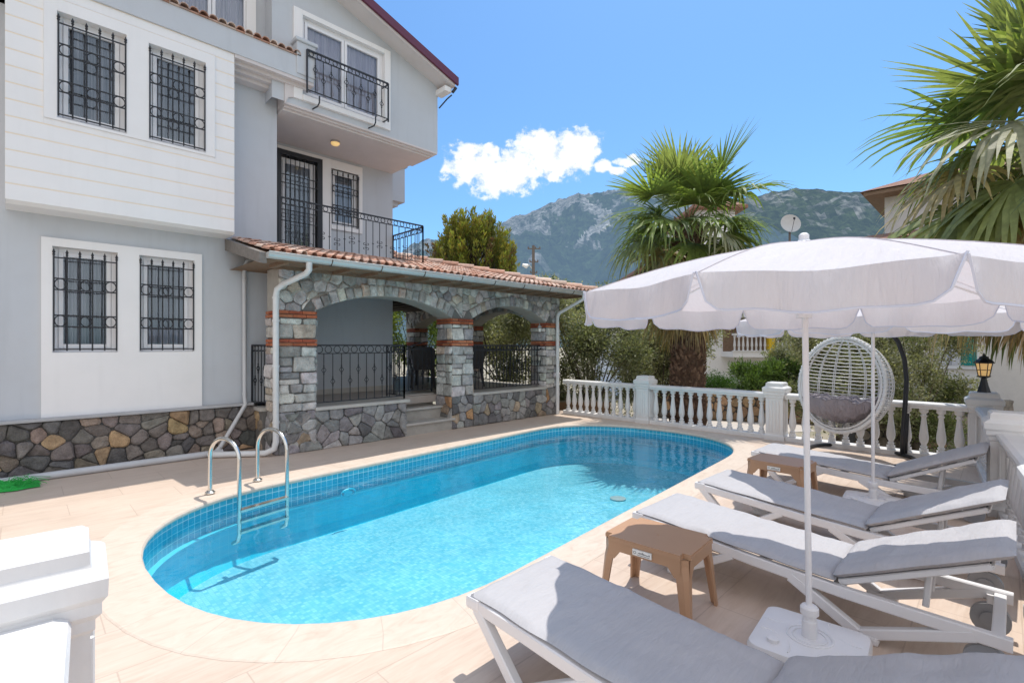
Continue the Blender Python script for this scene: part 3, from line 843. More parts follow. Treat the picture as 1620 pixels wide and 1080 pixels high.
# base stones
for args in ((voronoi(2.66,4.81,0,.60,.17,1.35,.5),fY(y0c),BASEST,.008,.04,.017),(voronoi(6.35,8.55,0,.60,.17,1.35,.5),fY(y0c),BASEST,.008,.04,.017),
             (voronoi(-8.24,-7.92,0,.60,.15,1.2,.3),fXm(2.62),RUBBLE,.008,.035,.017),(voronoi(7.46,8.05,0,.60,.15,1.2,.3),lambda u,v,h:(4.80+h,u,v),BASEST,.01,.02,.035)):
    ms=MB(); stones(ms,*args); ms.build('base_wall',M['stone'],porch)
# sills
for q in ((3.19,4.87,7.40,7.9,.60,.655),(6.36,8.56,7.42,7.9,.60,.655),(2.56,2.72,7.9,8.26,.60,.655),(8.5,9.05,7.93,13.0,.58,.635)): mb=MB(); mb.bbox(*q,.008); mb.build('sill',M['slab'],porch)
mb=MB(); mb.box(2.95,8.55,7.9,13.2,.5,.64); mb.build('porch_floor',simple('porch_floor_tile',(.36,.30,.26),.35,var=.12,vs=4,bump=.05),porch)
# steps
for q in ((4.80,5.90,7.42,7.80,.175,.215),(4.80,5.84,7.72,8.10,.395,.435),(4.80,5.84,8.02,8.3,.615,.655)): mb=MB(); mb.bbox(*q,.008); mb.build('step',M['slab'],porch)
mb=MB(); mb.box(4.80,5.86,7.46,7.78,0,.175); mb.box(4.80,5.83,7.77,8.08,.0,.395); mb.box(4.80,5.83,8.06,8.3,0,.615); mb.build('step_riser',M['cement'],porch)
# door in the porch wall (solid dark panel painted as the unlit opening, white frame)
mb=MB(); mb.box(2.96,3.70,9.36,9.42,.64,2.75); mb.build('doorway_dark_panel',M['rattan'],porch)
mb=MB(); mb.bbox(3.70,3.86,9.33,9.43,.64,2.78,.006); mb.build('door_frame',M['white'],porch)
mb=MB(); mb.box(3.86,5.76,9.41,9.438,.64,.74); mb.build('skirting',M['slab'],porch)
# ceiling beams
mb=MB(); mb.box(2.8,9.0,7.5,13.2,2.72,2.74)
for i in range(14): mb.box(2.9+i*.46,2.98+i*.46,7.9,13.2,2.62,2.72)
mb.build('ceiling',M['darkwood'],porch)
# porch railings
mb=MB(); railing(mb,(3.22,7.52),(4.82,7.52),.66,1.60,'diamond',.145,.13); mb.build('railing',M['iron'],porch)
mb=MB(); railing(mb,(4.82,7.52),(4.82,8.10),.66,1.60,'diamond',.145,.13); mb.build('railing',M['iron'],porch)
mb=MB(); railing(mb,(6.36,7.62),(8.55,7.62),.66,1.60,'diamond',.10,.11); mb.build('railing',M['iron'],porch)
mb=MB(); railing(mb,(2.675,7.93),(2.56,8.27),.68,1.60,'diamond',.07,.09); mb.build('railing',M['iron'],porch)
mb=MB(); railing(mb,(4.98,8.12),(5.84,8.12),.68,1.52,'diamond',.11,.0,ringband=False)
pts=[(4.98+.86*t/12,8.12,1.60-.08*math.cos(PI*t/12)) for t in range(13)]; mb.tube(pts,.014,4); mb.build('gate',M['iron'],porch)
mb=MB()
for a,b in ((7.95,10.15),(10.65,12.75)): railing(mb,(8.8,a),(8.8,b),.66,1.60,'diamond',.13,.11)
railing(mb,(5.8,13.0),(8.5,13.0),.66,1.60,'diamond',.13,.11)
mb.build('railing',M['iron'],porch)
# roof
EY=6.76; EZ=2.83; SL=.25
def rz(y): return EZ+SL*(y-EY)
XE=9.45; YB=13.75
mb=MB()
ridge=(EY+YB)/2
t=ridge-EY
mb.poly([(2.25,EY,rz(EY)-.03),(XE,EY,EZ-.03),(XE-t,ridge,rz(ridge)-.03),(5.82,ridge,rz(ridge)-.03),(5.82,8.28,rz(8.28)-.03),(2.25,8.28,rz(8.28)-.03)])
mb.poly([(XE,EY,EZ-.03),(XE,YB,EZ-.03),(XE-t,ridge,rz(ridge)-.03)]); mb.poly([(XE,YB,EZ-.03),(5.82,YB,EZ-.03),(5.82,ridge,rz(ridge)-.03),(XE-t,ridge,rz(ridge)-.03)])
mb.poly([(5.82,8.28,2.7),(5.82,YB,2.7),(5.82,YB,EZ-.03),(5.82,ridge,rz(ridge)-.03),(5.82,8.28,rz(8.28)-.03)])
mb.poly([(2.25,EY,EZ-.09),(XE,EY,EZ-.09),(XE,YB,EZ-.09),(5.8,YB,EZ-.09),(5.8,8.3,EZ-.09),(2.25,8.3,EZ-.09)])
mb.build('roof_deck',M['brown'],porch)
mb=MB(); tw=.14; tl=.27
def tiles_plane(org,u,s,L,inside):
    org=Vector(org);u=Vector(u);s=Vector(s).normalized();nz=u.cross(s).normalized()
    if nz.z<0: nz=-nz
    i=0
    while i*tw<L:
        j=0
        while j<30:
            p=org+u*((i+.5)*tw)+s*(j*tl)
            if inside(p+s*tl*.5):
                c=tcol(); q=p+s*(tl*1.12)
                barrel(mb,p+nz*.020,q+nz*.006,.045,col=c,up=nz,n=5)
                # pan between
                w=p+u*tw*.5; w2=w+s*tl*1.05
                mb.add([w-u*.04+nz*.016,w+nz*.0,w+u*.04+nz*.016,w2-u*.04+nz*.006,w2-nz*.01,w2+u*.04+nz*.006],[(0,1,4,3),(1,2,5,4)],tuple(x*.8 for x in c))
            j+=1
        i+=1
hyp=math.sqrt(1+SL*SL)
tiles_plane((2.25,EY-.03,EZ-.01),(1,0,0),(0,1/hyp,SL/hyp),7.2,lambda p:(p.y<8.2 or (p.x>5.85 and p.y<ridge)) and (XE-p.x)>(p.y-EY)-.02)
mb.build('roof_tiles',M['tile'],porch,smooth=True,auto=.6)
# hip and ridge caps
mb=MB(); a=Vector((XE+.05,EY-.05,EZ+.01)); b=Vector((XE-t,ridge,rz(ridge)+.02)); n=int((b-a).length/.36)
for i in range(n):
    p=a.lerp(b,i/n); q=a.lerp(b,(i+1.12)/n); barrel(mb,p+Vector((0,0,.035)),q+Vector((0,0,.012)),.095,col=tcol(),n=7)
a=b;b=Vector((5.82,ridge,rz(ridge)+.02))
for i in range(3): barrel(mb,a.lerp(b,i/3)+Vector((0,0,.03)),a.lerp(b,(i+1.1)/3),.095,col=tcol(),n=7)
mb.build('hip_tiles',M['tile'],porch,smooth=True,auto=.6)
# barge beam, fascia, gutter
mb=MB()
bA=[(2.20,8.28,3.12),(2.20,EY+.05,2.68)]
mb.add([(2.18,8.26,3.02),(2.27,8.26,3.02),(2.27,8.26,3.19),(2.18,8.26,3.19),(2.18,EY,2.66),(2.27,EY,2.66),(2.27,EY,2.80),(2.18,EY,2.80)],BX); mb.build('barge_board',M['beamgrey'],porch)
mb=MB(); mb.box(2.28,XE-.02,EY+.02,EY+.05,EZ-.12,EZ-.02); mb.box(2.6,9.1,7.37,7.52,2.70,2.739)
for i in range(15): x=2.5+i*.47; mb.box(x,x+.07,EY+.052,7.36,2.69,2.738)
mb.build('fascia',M['brown'],porch)
mb=MB(); gy=EY-.045; gz=EZ-.03
xa,xb=2.26,XE+.02
m=10; vs=[]
for x in (xa,xb):
    for k in range(m+1):
        an=PI+PI*k/m; vs.append((x,gy+.072*math.cos(an),gz+.08*math.sin(an)))
vs.append((xa,gy,gz)); vs.append((xb,gy,gz))
fs=[(k,k+1,m+2+k,m+1+k) for k in range(m)]+[tuple(range(m+1)),tuple(range(m+1,2*m+2))]
mb.add(vs,fs); mb.tube([(xa,gy-.074,gz),(xb,gy-.074,gz)],.009,6); mb.build('gutter',M['zinc'],porch,smooth=True,auto=.6)
for i in range(9):
    x=3.1+i*.78; mb=MB()
    mb.tube([(x,gy+.077*math.cos(PI+PI*k/8),gz+.085*math.sin(PI+PI*k/8)) for k in range(9)],.007,4)
    mb.build('gutter_strap',M['rust'],porch)
mb=MB(); r=.042
mb.tube([(2.80,gy,gz-.07),(2.80,gy,gz-.17),(2.78,gy+.05,gz-.22),(2.66,7.25,gz-.33),(2.61,7.36,gz-.40),(2.60,7.38,gz-.50),(2.60,7.38,.22),(2.585,7.40,.12),(2.50,7.50,.055),(2.40,7.6,.05),(1.9,7.98,.05)],r,12)
for z in (2.28,1.95,1.3,.5): mb.lathe([(r+.008,-.015),(r+.008,.015)],(2.60,7.38,z),12)
mb.build('downpipe',M['pipew'],porch,smooth=True,auto=.8)
mb=MB(); mb.tube([(9.0,gy,gz-.07),(9.0,gy,gz-.16),(8.93,7.1,gz-.34),(8.88,7.33,gz-.45),(8.88,7.38,gz-.55),(8.88,7.38,.0)],r,12); mb.build('downpipe',M['pipew'],porch,smooth=True,auto=.8)
mb=MB(); r=.026
mb.tube([(2.75,8.12,2.90),(2.52,8.12,2.90),(2.46,8.14,2.88),(2.44,8.22,2.80),(2.44,8.24,2.70),(2.44,8.22,.80),(2.43,8.15,.70),(2.28,8.13,.45),(2.08,8.1,.12),(2.0,8.08,.045)],.030,10)
for z in (2.6,1.7,.86): mb.lathe([(.037,-.012),(.037,.012)],(2.44,8.23,z),10)
mb.tube([(-4,8.09,.045),(2.1,8.07,.045)],.045,10)
mb.build('drain_pipe',M['pipe'],villa,smooth=True,auto=.8)
# small wall lamp on porch column
wl=thing('wall_lantern','small pale lantern fixed to the stone of the right porch arch','lantern',(8.5,7.6,2.0))
mb=MB(); mb.tube([(8.56,7.66,2.06),(8.50,7.6,2.10),(8.48,7.58,2.06)],.01,6); mb.lathe([(.045,0),(.05,.02),(.02,.06)],(8.48,7.58,2.0),8); mb.build('cap',M['conc'],wl)
mb=MB(); mb.lathe([(.03,-.08),(.04,0)],(8.48,7.58,1.99),8); mb.build('glass',M['label'],wl)
# porch chairs and table
def chair():
    t=thing('rattan_chair','','chair',(0,0,0),0,'dark chairs around the porch table')
    mb=MB(); mb.bbox(-.24,.24,-.23,.23,.42,.47,.015); mb.build('seat',M['rattan'],t,True)
    mb=MB(); 
    pts=[(-.23,.47),(.23,.47),(.25,.85),(.17,.93),(-.17,.93),(-.25,.85)]
    mb.prism(pts,lambda u,v,h:(u,.2+h+(v-.47)*.2,v),0,.03); mb.build('backrest',M['rattan'],t,True)
    for sx in (-1,1):
        for sy in (-1,1):
            mb=MB(); mb.tube([(sx*.22,sy*.2,.43),(sx*.25,sy*.24,0)],.018,6); mb.build('leg',M['rattan'],t,True)
        mb=MB(); mb.tube([(sx*.25,-.2,.43),(sx*.27,-.18,.66),(sx*.26,.24,.68)],.018,6); mb.build('armrest',M['rattan'],t,True)
    return t
chl=['dark rattan chair in the porch just left of the middle stone pillar','dark rattan chair with its back to the right porch railing','dark rattan chair at the far side of the porch table','dark rattan chair deep in the porch at the table end']
c0=chair()
for i,(x,y,rz_) in enumerate([(6.35,9.15,2.6),(7.35,8.75,PI),(7.3,10.4,0),(8.05,9.6,-1.5)]):
    o=c0 if i==0 else dup(c0); o.location=(x,y,.64); o.rotation_euler=(0,0,rz_); o['label']=chl[i]
t=thing('porch_table','dark dining table inside the arched porch','table',(7.2,9.6,.64))
mb=MB(); mb.bbox(6.75,7.65,9.1,10.1,1.33,1.37,.01); mb.build('tabletop',M['rattan'],t)
for sx in (6.8,7.6):
    for sy in (9.15,10.05): mb=MB(); mb.box(sx-.03,sx+.03,sy-.03,sy+.03,.64,1.33); mb.build('leg',M['rattan'],t)
# ================================================================== BALUSTRADES
BP=[(.052,0),(.052,.05),(.034,.055),(.034,.07),(.045,.085),(.03,.10),(.030,.115),(.046,.15),(.055,.20),(.054,.24),(.046,.31),(.036,.40),(.029,.47),(.027,.50),(.040,.515),(.040,.53),(.028,.54),(.028,.555),(.050,.575),(.052,.58),(.052,.63)]
bal_mesh=None
def baluster(p,parent):
    global bal_mesh
    if bal_mesh is None:
        mb=MB(); mb.lathe(BP,(0,0,0),12); o=mb.build('baluster',M['balus'],parent,True,smooth=True,auto=.7); bal_mesh=o.data
    else:
        o=bpy.data.objects.new('baluster',bal_mesh); C.objects.link(o); o.parent=parent
    b=base_of(parent); o.location=(p[0]-b.x,p[1]-b.y,p[2]-b.z); o.rotation_euler=(0,0,random.uniform(0,6)); return o
def post(c,parent,rot=0,s=1):
    mb=MB(); a=.135*s
    mb.sqlathe([(a+.02,0),(a+.02,.07),(a+.008,.085),(a,.10),(a,.70),(a+.012,.715),(a+.012,.745),(a+.028,.765),(a+.028,.80),(a+.042,.82),(a+.044,.875),(a+.030,.89),(a+.004,.905),(a,.915),(a-.002,.955),(a-.02,.972)],(c[0],c[1],0),rot)
    for k in range(4):
        an=rot+k*PI/2; u=Vector((-math.sin(an),math.cos(an),0)); n_=Vector((math.cos(an),math.sin(an),0)); o=Vector((c[0],c[1],0))
        for t in (-.075,-.025,.025,.075): mb.tube([o+n_*(a+.001)+u*t*s+Vector((0,0,.14)),o+n_*(a+.001)+u*t*s+Vector((0,0,.66))],.011*s,6)
    return mb.build('post',M['balus'],parent)
def run(a,b,parent,nb,trim=.15,w=.085,ends=(True,True)):
    a=Vector((*a,0));b=Vector((*b,0));u=(b-a).normalized();n_=Vector((-u.y,u.x,0)); L=(b-a).length
    def sweep(prof,name):
        mb=MB(); A=a+u*trim;B=b-u*trim; m=len(prof)
        vs=[A+n_*x+Vector((0,0,z)) for x,z in prof]+[B+n_*x+Vector((0,0,z)) for x,z in prof]
        mb.add(vs,[(i,(i+1)%m,m+(i+1)%m,m+i) for i in range(m)]+[tuple(reversed(range(m))),tuple(range(m,2*m))])
        return mb.build(name,M['balus'],parent)
    sweep([(-w,.70),(w,.70),(w,.72),(w+.015,.735),(w+.02,.755),(w+.012,.775),(w-.02,.79),(-w+.02,.79),(-w-.012,.775),(-w-.02,.755),(-w-.015,.735),(-w,.72)],'handrail')
    sweep([(-w-.01,.0),(w+.01,.0),(w+.01,.06),(w-.01,.072),(-w+.01,.072),(-w-.01,.06)],'base_rail')
    for i in range(nb):
        p=a+u*(trim+(L-2*trim)*(i+.5)/nb); baluster((p.x,p.y,.071),parent)
bal=thing('balustrade','long white baluster railing along the far end of the pool deck','balustrade',(9.15,3.5,0))
X0=9.15
PP=[(9.18,5.27),(9.16,2.76),(9.14,.20)]
run((9.2,7.55),PP[0],bal,11,.15); run(PP[0],PP[1],bal,12); run(PP[1],PP[2],bal,12)
for p in PP[:2]: post(p,bal)
bal2=thing('balustrade','white baluster railing behind the heads of the sun loungers on the right','balustrade',(6.6,0,0))
QQ=[(9.14,.20),(6.60,-.03),(4.05,-.25),(1.5,-.47)]
for i in range(3): run(QQ[i],QQ[i+1],bal2,11)
for i,p in enumerate(QQ): post(p,bal2,math.radians(5),1.08 if i==0 else 1.05)
bal3=thing('balustrade','near white balustrade post and thick handrail in the lower left corner','balustrade',(.02,2.17,0))
post((.03,2.17),bal3,math.radians(-4),1.02)
a=(0.02,2.17);b=(-.10,.55); 
run(a,b,bal3,7,.13,.085)
# lantern on corner post
ln=thing('post_lantern','black carriage lantern with amber glass standing on the corner balustrade post','lantern',(9.14,.20,.97))
mb=MB(); mb.lathe([(.075,0),(.07,.02),(.05,.09),(.035,.16),(.03,.19),(.05,.20),(.075,.215),(.075,.225)],(9.14,.20,.968),8); mb.build('base',M['iron'],ln)
mb=MB(); mb.lathe([(.052,.225),(.080,.39)],(9.14,.20,.968),6); mb.build('lamp_glass',M['lampg'],ln)
mb=MB()
for k in range(6):
    an=2*PI*(k+.5)/6; mb.tube([(9.14+.056*math.cos(an),.20+.056*math.sin(an),1.19),(9.14+.084*math.cos(an),.20+.084*math.sin(an),1.36)],.007,4)
for z,R in ((1.27,.068),): mb.ring((9.14,.2,z),R,.006,(1,0,0),(0,1,0),6,4)
mb.lathe([(.11,.39),(.115,.40),(.09,.43),(.055,.455),(.05,.47),(.055,.475),(.02,.49),(.008,.52),(.001,.53)],(9.14,.20,.968),8); mb.build('cage',M['iron'],ln)

# ================================================================== LADDER
ld=thing('pool_ladder','polished steel pool ladder with two arched handrails at the left end','ladder',(2.0,5.7,0))
def ladder():
    # coping tangent direction approx along +X here; rails go from deck over the edge into the water
    for i,(bx,by,wx,wy) in enumerate(((1.45,6.03,1.60,5.56),(1.98,6.20,2.12,5.68))):
        b=Vector((bx,by,0)); w=Vector((wx,wy,0)); d=(w-b); L=d.length; d/=L
        pts=[b+Vector((0,0,.0)),b+Vector((0,0,.38))]
        R=L/2
        for k in range(0,13):
            an=PI-PI*k/12; pts.append(b+d*(R+R*math.cos(an))+Vector((0,0,.42+R*.82*math.sin(an))))
        pts.append(w+Vector((0,0,.2))); pts.append(w+Vector((0,0,-.34))); pts.append(w-d*.02+Vector((0,0,-.41))); pts.append(w-d*.10+Vector((0,0,-.45)))
        mb=MB(); mb.tube(pts,.0215,12); mb.lathe([(.05,0),(.05,.012),(.03,.03)],(b.x,b.y,.016),14); mb.build('handrail',M['steel'],ld,smooth=True,auto=.8)
    for z in (-.10,-.21,-.32):
        mb=MB(); a=Vector((1.60,5.56,z));b=Vector((2.12,5.68,z)); u=(b-a).normalized(); n_=Vector((-u.y,u.x,0))
        vs=[]
        for p in (a,b):
            for s,t in ((-.04,-.012),(.04,-.012),(.04,.012),(-.04,.012)): vs.append(p+n_*s+Vector((0,0,t)))
        mb.add(vs,BX[:1] and [(0,1,2,3),(7,6,5,4),(0,4,5,1),(1,5,6,2),(2,6,7,3),(3,7,4,0)]); mb.build('rung',M['steel'],ld)
ladder()
mb=MB()
# green plastic netting heap
n=28
def gh(i,j): 
    x=i/n;y=j/10; e=min(1,4*x*(1-x))*min(1,4*y*(1-y)); return .09*e*(.6+.8*abs(math.sin(i*.9+j*1.3))) + .01
g=[[(-1.1+1.27*i/n, 7.68+.38*j/10+.02*math.sin(i), gh(i,j)) for j in range(11)] for i in range(n+1)]
for i in range(n):
    for j in range(10): mb.quad(g[i][j],g[i+1][j],g[i+1][j+1],g[i][j+1])
for i in range(90):
    x=random.uniform(-1.05,.12);y=random.uniform(7.7,8.0); mb.tube([(x,y,.05),(x+random.uniform(-.1,.1),y+random.uniform(-.08,.05),.11),(x+random.uniform(-.2,.2),y+random.uniform(-.1,.1),.04)],.004,3)
tag(mb.build('garden_netting',M['green']),'crumpled bright green plastic netting lying against the stone plinth','netting')

# ================================================================== SUN LOUNGERS
def vnoise(x,y,s=0):
    from mathutils import noise as mn
    return mn.fractal(Vector((x,y,s)),.8,2.1,4)
def cushion_part(length,width,thick,y0,z0,tilt,seed,wr=.007,over=0):
    """pillow grid; local frame y along, tilted by `tilt`"""
    mb=MB(); nx,ny=26,int(length*42)
    def P(i,j,top):
        u=i/nx*2-1; v=j/ny*2-1
        eu=(1-abs(u)**9)**.5; ev=(1-abs(v)**26)**.5
        h=thick*.5*eu*ev
        x=u*width/2; y=(v+1)/2*length
        w=wr*(vnoise(x*4.5,y*5,seed)+.5*vnoise(x*14,y*6,seed+5)) 
        # radial creases near the sides
        w+=wr*.6*math.sin(y*26+3*vnoise(x*2,y*2,seed+9)*2)*abs(u)**3
        z=thick*.5+(h if top else -h)+ (w*eu*ev if top else 0)
        x+= .004*math.sin(y*19+seed)*abs(u)**6
        c,s=math.cos(tilt),math.sin(tilt)
        return (x,y0+y*c-z*s,z0+y*s+z*c)
    T=[[P(i,j,True) for j in range(ny+1)] for i in range(nx+1)]; B=[[P(i,j,False) for j in range(ny+1)] for i in range(nx+1)]
    idx={};vs=[]
    for i in range(nx+1):
        for j in range(ny+1): vs.append(T[i][j])
    o=len(vs)
    for i in range(nx+1):
        for j in range(ny+1): vs.append(B[i][j])
    fs=[]
    K=lambda i,j:i*(ny+1)+j
    for i in range(nx):
        for j in range(ny):
            fs.append((K(i,j),K(i+1,j),K(i+1,j+1),K(i,j+1))); fs.append((o+K(i,j),o+K(i,j+1),o+K(i+1,j+1),o+K(i+1,j)))
    mb.add(vs,fs); return mb
def beam(mb,a,b,w,h,col=None):
    a=Vector(a);b=Vector(b);t=(b-a).normalized(); s=Vector((1,0,0)); n_=s.cross(t).normalized()
    c=.006
    sec=[(-w/2+c,-h/2),(w/2-c,-h/2),(w/2,-h/2+c),(w/2,h/2-c),(w/2-c,h/2),(-w/2+c,h/2),(-w/2,h/2-c),(-w/2,-h/2+c)]
    vs=[p+s*x+n_*y for p in (a,b) for x,y in sec]; m=8
    mb.add(vs,[(i,(i+1)%m,m+(i+1)%m,m+i) for i in range(m)]+[tuple(reversed(range(m))),tuple(range(m,2*m))])
def lounger(label,loc,rotz,seed,tilt=.42,width=.62):
    t=thing('sun_lounger',label,'sun lounger',(0,0,0),0,'sun loungers in a row beside the pool')
    hw=width/2-.01; yh=1.26
    mb=MB()
    for sx in (-1,1):
        x=sx*hw
        pts=[(x,.0,.325),(x,.3,.302),(x,.8,.258),(x,1.3,.228),(x,1.95,.215)]
        for i in range(4): beam(mb,pts[i],pts[i+1],.045,.062)
        mb.bbox(x-.03,x+.03,-.045,.05,.30,.362,.015)
    for y,z in ((0.02,.322),(.42,.29),(.85,.254),(1.25,.228),(1.9,.215)): mb.bbox(-hw,hw,y-.025,y+.025,z-.02,z+.02,.006)
    mb.build('frame',M['resin'],t,True)
    for sx in (-1,1):
        x=sx*(hw)
        mb=MB(); beam(mb,(x,.02,.31),(x,.30,.02),.05,.055); beam(mb,(x,.30,.03),(x,.68,.25),.048,.048); mb.bbox(x-.035,x+.035,.24,.38,.0,.045,.015); mb.build('leg',M['resin'],t,True)
        mb=MB(); beam(mb,(x,1.02,.23),(x,1.36,.03),.05,.058); beam(mb,(x,1.36,.03),(x,1.82,.21),.05,.055); mb.bbox(x-.035,x+.035,1.29,1.45,.0,.045,.015); mb.build('leg',M['resin'],t,True)
        mb=MB(); 
        R=.085; mb.prism([(R*math.cos(2*PI*k/24),R*math.sin(2*PI*k/24)) for k in range(24)],lambda u,v,h:(x*.9+h,1.86+u,.087+v),-.02,.02); mb.prism([(R*.5*math.cos(2*PI*k/16),R*.5*math.sin(2*PI*k/16)) for k in range(16)],lambda u,v,h:(x*.9+h,1.86+u,.087+v),-.03,.03)
        w_=mb.build('wheel',M['wheelg'],t,True)
    mb=MB(); beam(mb,(-hw*.9,1.86,.087),(-hw*.9+.001,1.86,.22),.03,.03); beam(mb,(hw*.9,1.86,.087),(hw*.9+.001,1.86,.22),.03,.03)
    mb.build('axle_bracket',M['resin'],t,True)
    c,s=math.cos(tilt),math.sin(tilt)
    mb=MB(); q=lambda y,z=0:(yh+y*c-z*s,.262+y*s+z*c)
    for sx in (-1,1):
        a=q(0);b=q(.68); beam(mb,(sx*(hw-.05),a[0],a[1]),(sx*(hw-.05),b[0],b[1]),.045,.035)
    for y in (.05,.2,.35,.5,.66): a=q(y); mb.bbox(-hw+.05,hw-.05,a[0]-.03,a[0]+.03,a[1]-.01,a[1]+.012,.005)
    a=q(.42); beam(mb,(-.12,a[0],a[1]),(-.12,a[0]-.02,.21),.03,.03); beam(mb,(.12,a[0],a[1]),(.12,a[0]-.02,.21),.03,.03)
    mb.build('backrest',M['resin'],t,True)
    mb=cushion_part(1.27,width+.015,.045,-.02,.345,-.066,seed); ob=mb.build('seat_cushion',M['cush'],t,True,smooth=True)
    mb=cushion_part(.80,width+.03,.055,yh-.015,.283,tilt,seed+3,.010); ob=mb.build('back_cushion',M['cush'],t,True,smooth=True)
    mb=MB()
    y,z=q(.70,.03); mb.box(-hw*.9,hw*.9,y-.012,y-.006,z-.02,z-.012)
    mb.build('cushion_strap',M['black'],t,True)
    t.location=loc; t.rotation_euler=(0,0,rotz)
    return t
lounger('nearest grey cushioned sun lounger, in the foreground, cut off by the bottom edge',(1.90,1.86,0),PI+.02,1,.42)
lounger('grey cushioned sun lounger right behind the nearer tan side table',(3.56,1.92,0),PI-.01,7,.43)
lounger('grey cushioned sun lounger third from the front, mostly shaded, between the two parasol poles',(4.66,1.94,0),PI-.03,15,.45)
lounger('farthest grey cushioned sun lounger, next to the hanging egg chair',(6.40,2.06,0),PI-.02,23,.45)

# ================================================================== SIDE TABLES
def table():
    t=thing('side_table','','side table',(0,0,0),0,'tan plastic side tables between the loungers')
    mb=MB(); hx,hy=.215,.275; H=.42
    # top with notched corners
    n_=.045
    out=[(-hx+n_,-hy),(hx-n_,-hy),(hx-n_,-hy+n_),(hx,-hy+n_),(hx,hy-n_),(hx-n_,hy-n_),(hx-n_,hy),(-hx+n_,hy),(-hx+n_,hy-n_),(-hx,hy-n_),(-hx,-hy+n_),(-hx+n_,-hy+n_)]
    mb.prism(out,lambda u,v,h:(u,v,H-.03+h),0,.022)
    mb.prism([(u*.985,v*.985) for u,v in out],lambda u,v,h:(u,v,H-.01+h),0,.010)
    mb.lathe([(.008,0),(.008,.002)],(0,0,H+.0005),8)
    mb.build('tabletop',M['tan'],t,True)
    # aprons with arched lower edge
    def apron(L,fn):
        m=12; 
        top=[( -L+2*L*i/m, H-.012) for i in range(m+1)]
        bot=[( -L+2*L*i/m, H-.085-(.05 if abs(i-m/2)>m/2-1.2 else 0)+.0) for i in range(m+1)]
        for i in range(m):
            mb.add([fn(*top[i],0),fn(*top[i+1],0),fn(*bot[i+1],0),fn(*bot[i],0),fn(*top[i],.012),fn(*top[i+1],.012),fn(*bot[i+1],.012),fn(*bot[i],.012)],[(0,1,2,3),(7,6,5,4),(0,4,5,1),(2,6,7,3)])
    mb=MB()
    apron(hx-n_,lambda u,v,h:(u,-hy+.006+h,v)); apron(hx-n_,lambda u,v,h:(u,hy-.006-h,v)); apron(hy-n_,lambda u,v,h:(-hx+.006+h,u,v)); apron(hy-n_,lambda u,v,h:(hx-.006-h,u,v))
    mb.build('apron',M['tan'],t,True)
    for sx in (-1,1):
        for sy in (-1,1):
            mb=MB(); X=sx*(hx-.012);Y=sy*(hy-.012)
            def sec(z,w,dx):
                cx=X+sx*dx;cy=Y+sy*dx
                # L-profile open inward with rounded outside
                return [(cx,cy-sy*w,z),(cx-sx*.0,cy-sy*w*.35,z),(cx-sx*w*.35,cy,z),(cx-sx*w,cy,z),(cx-sx*w,cy-sy*.014,z),(cx-sx*w*.4,cy-sy*.014,z),(cx-sx*.014,cy-sy*w*.4,z),(cx-sx*.014,cy-sy*w,z)]
            zs=[(0,.045,.028),(.12,.052,.018),(.28,.066,.007),(H-.07,.085,0),(H-.03,.09,0)]
            vs=[p for a in zs for p in sec(*a)]; m=8
            mb.add(vs,[(i*m+k,i*m+(k+1)%m,(i+1)*m+(k+1)%m,(i+1)*m+k) for i in range(len(zs)-1) for k in range(m)]+[tuple(range(m))])
            mb.build('leg',M['tan'],t,True)
    mb=MB(); mb.box(-hx-.0065+.0,-hx+.004,-.06,.06,H-.07,H-.035); l=mb.build('label',M['label'],t,True)
    mb=MB(); xx=-hx-.0075
    for k in range(9):
        y=-.05+k*.0085; h=random.uniform(.004,.012); mb.box(xx,xx+.001,y,y+.005,H-.055,H-.055+h)
    mb.ring((xx,.045,H-.052),.008,.0012,(0,1,0),(0,0,1),12,3); mb.box(xx,xx+.001,-.05,.03,H-.064,H-.062)
    mb.build('label_print',M['ink'],l,True)
    return t
t1=table(); t1.location=(2.82,1.53,0); t1.rotation_euler=(0,0,.06); t1['label']='nearer tan plastic side table, in the foreground between the first two loungers'
t2=dup(t1,(5.56,1.63,0),-.04,'farther tan plastic side table, beside the third lounger and partly in parasol shade')

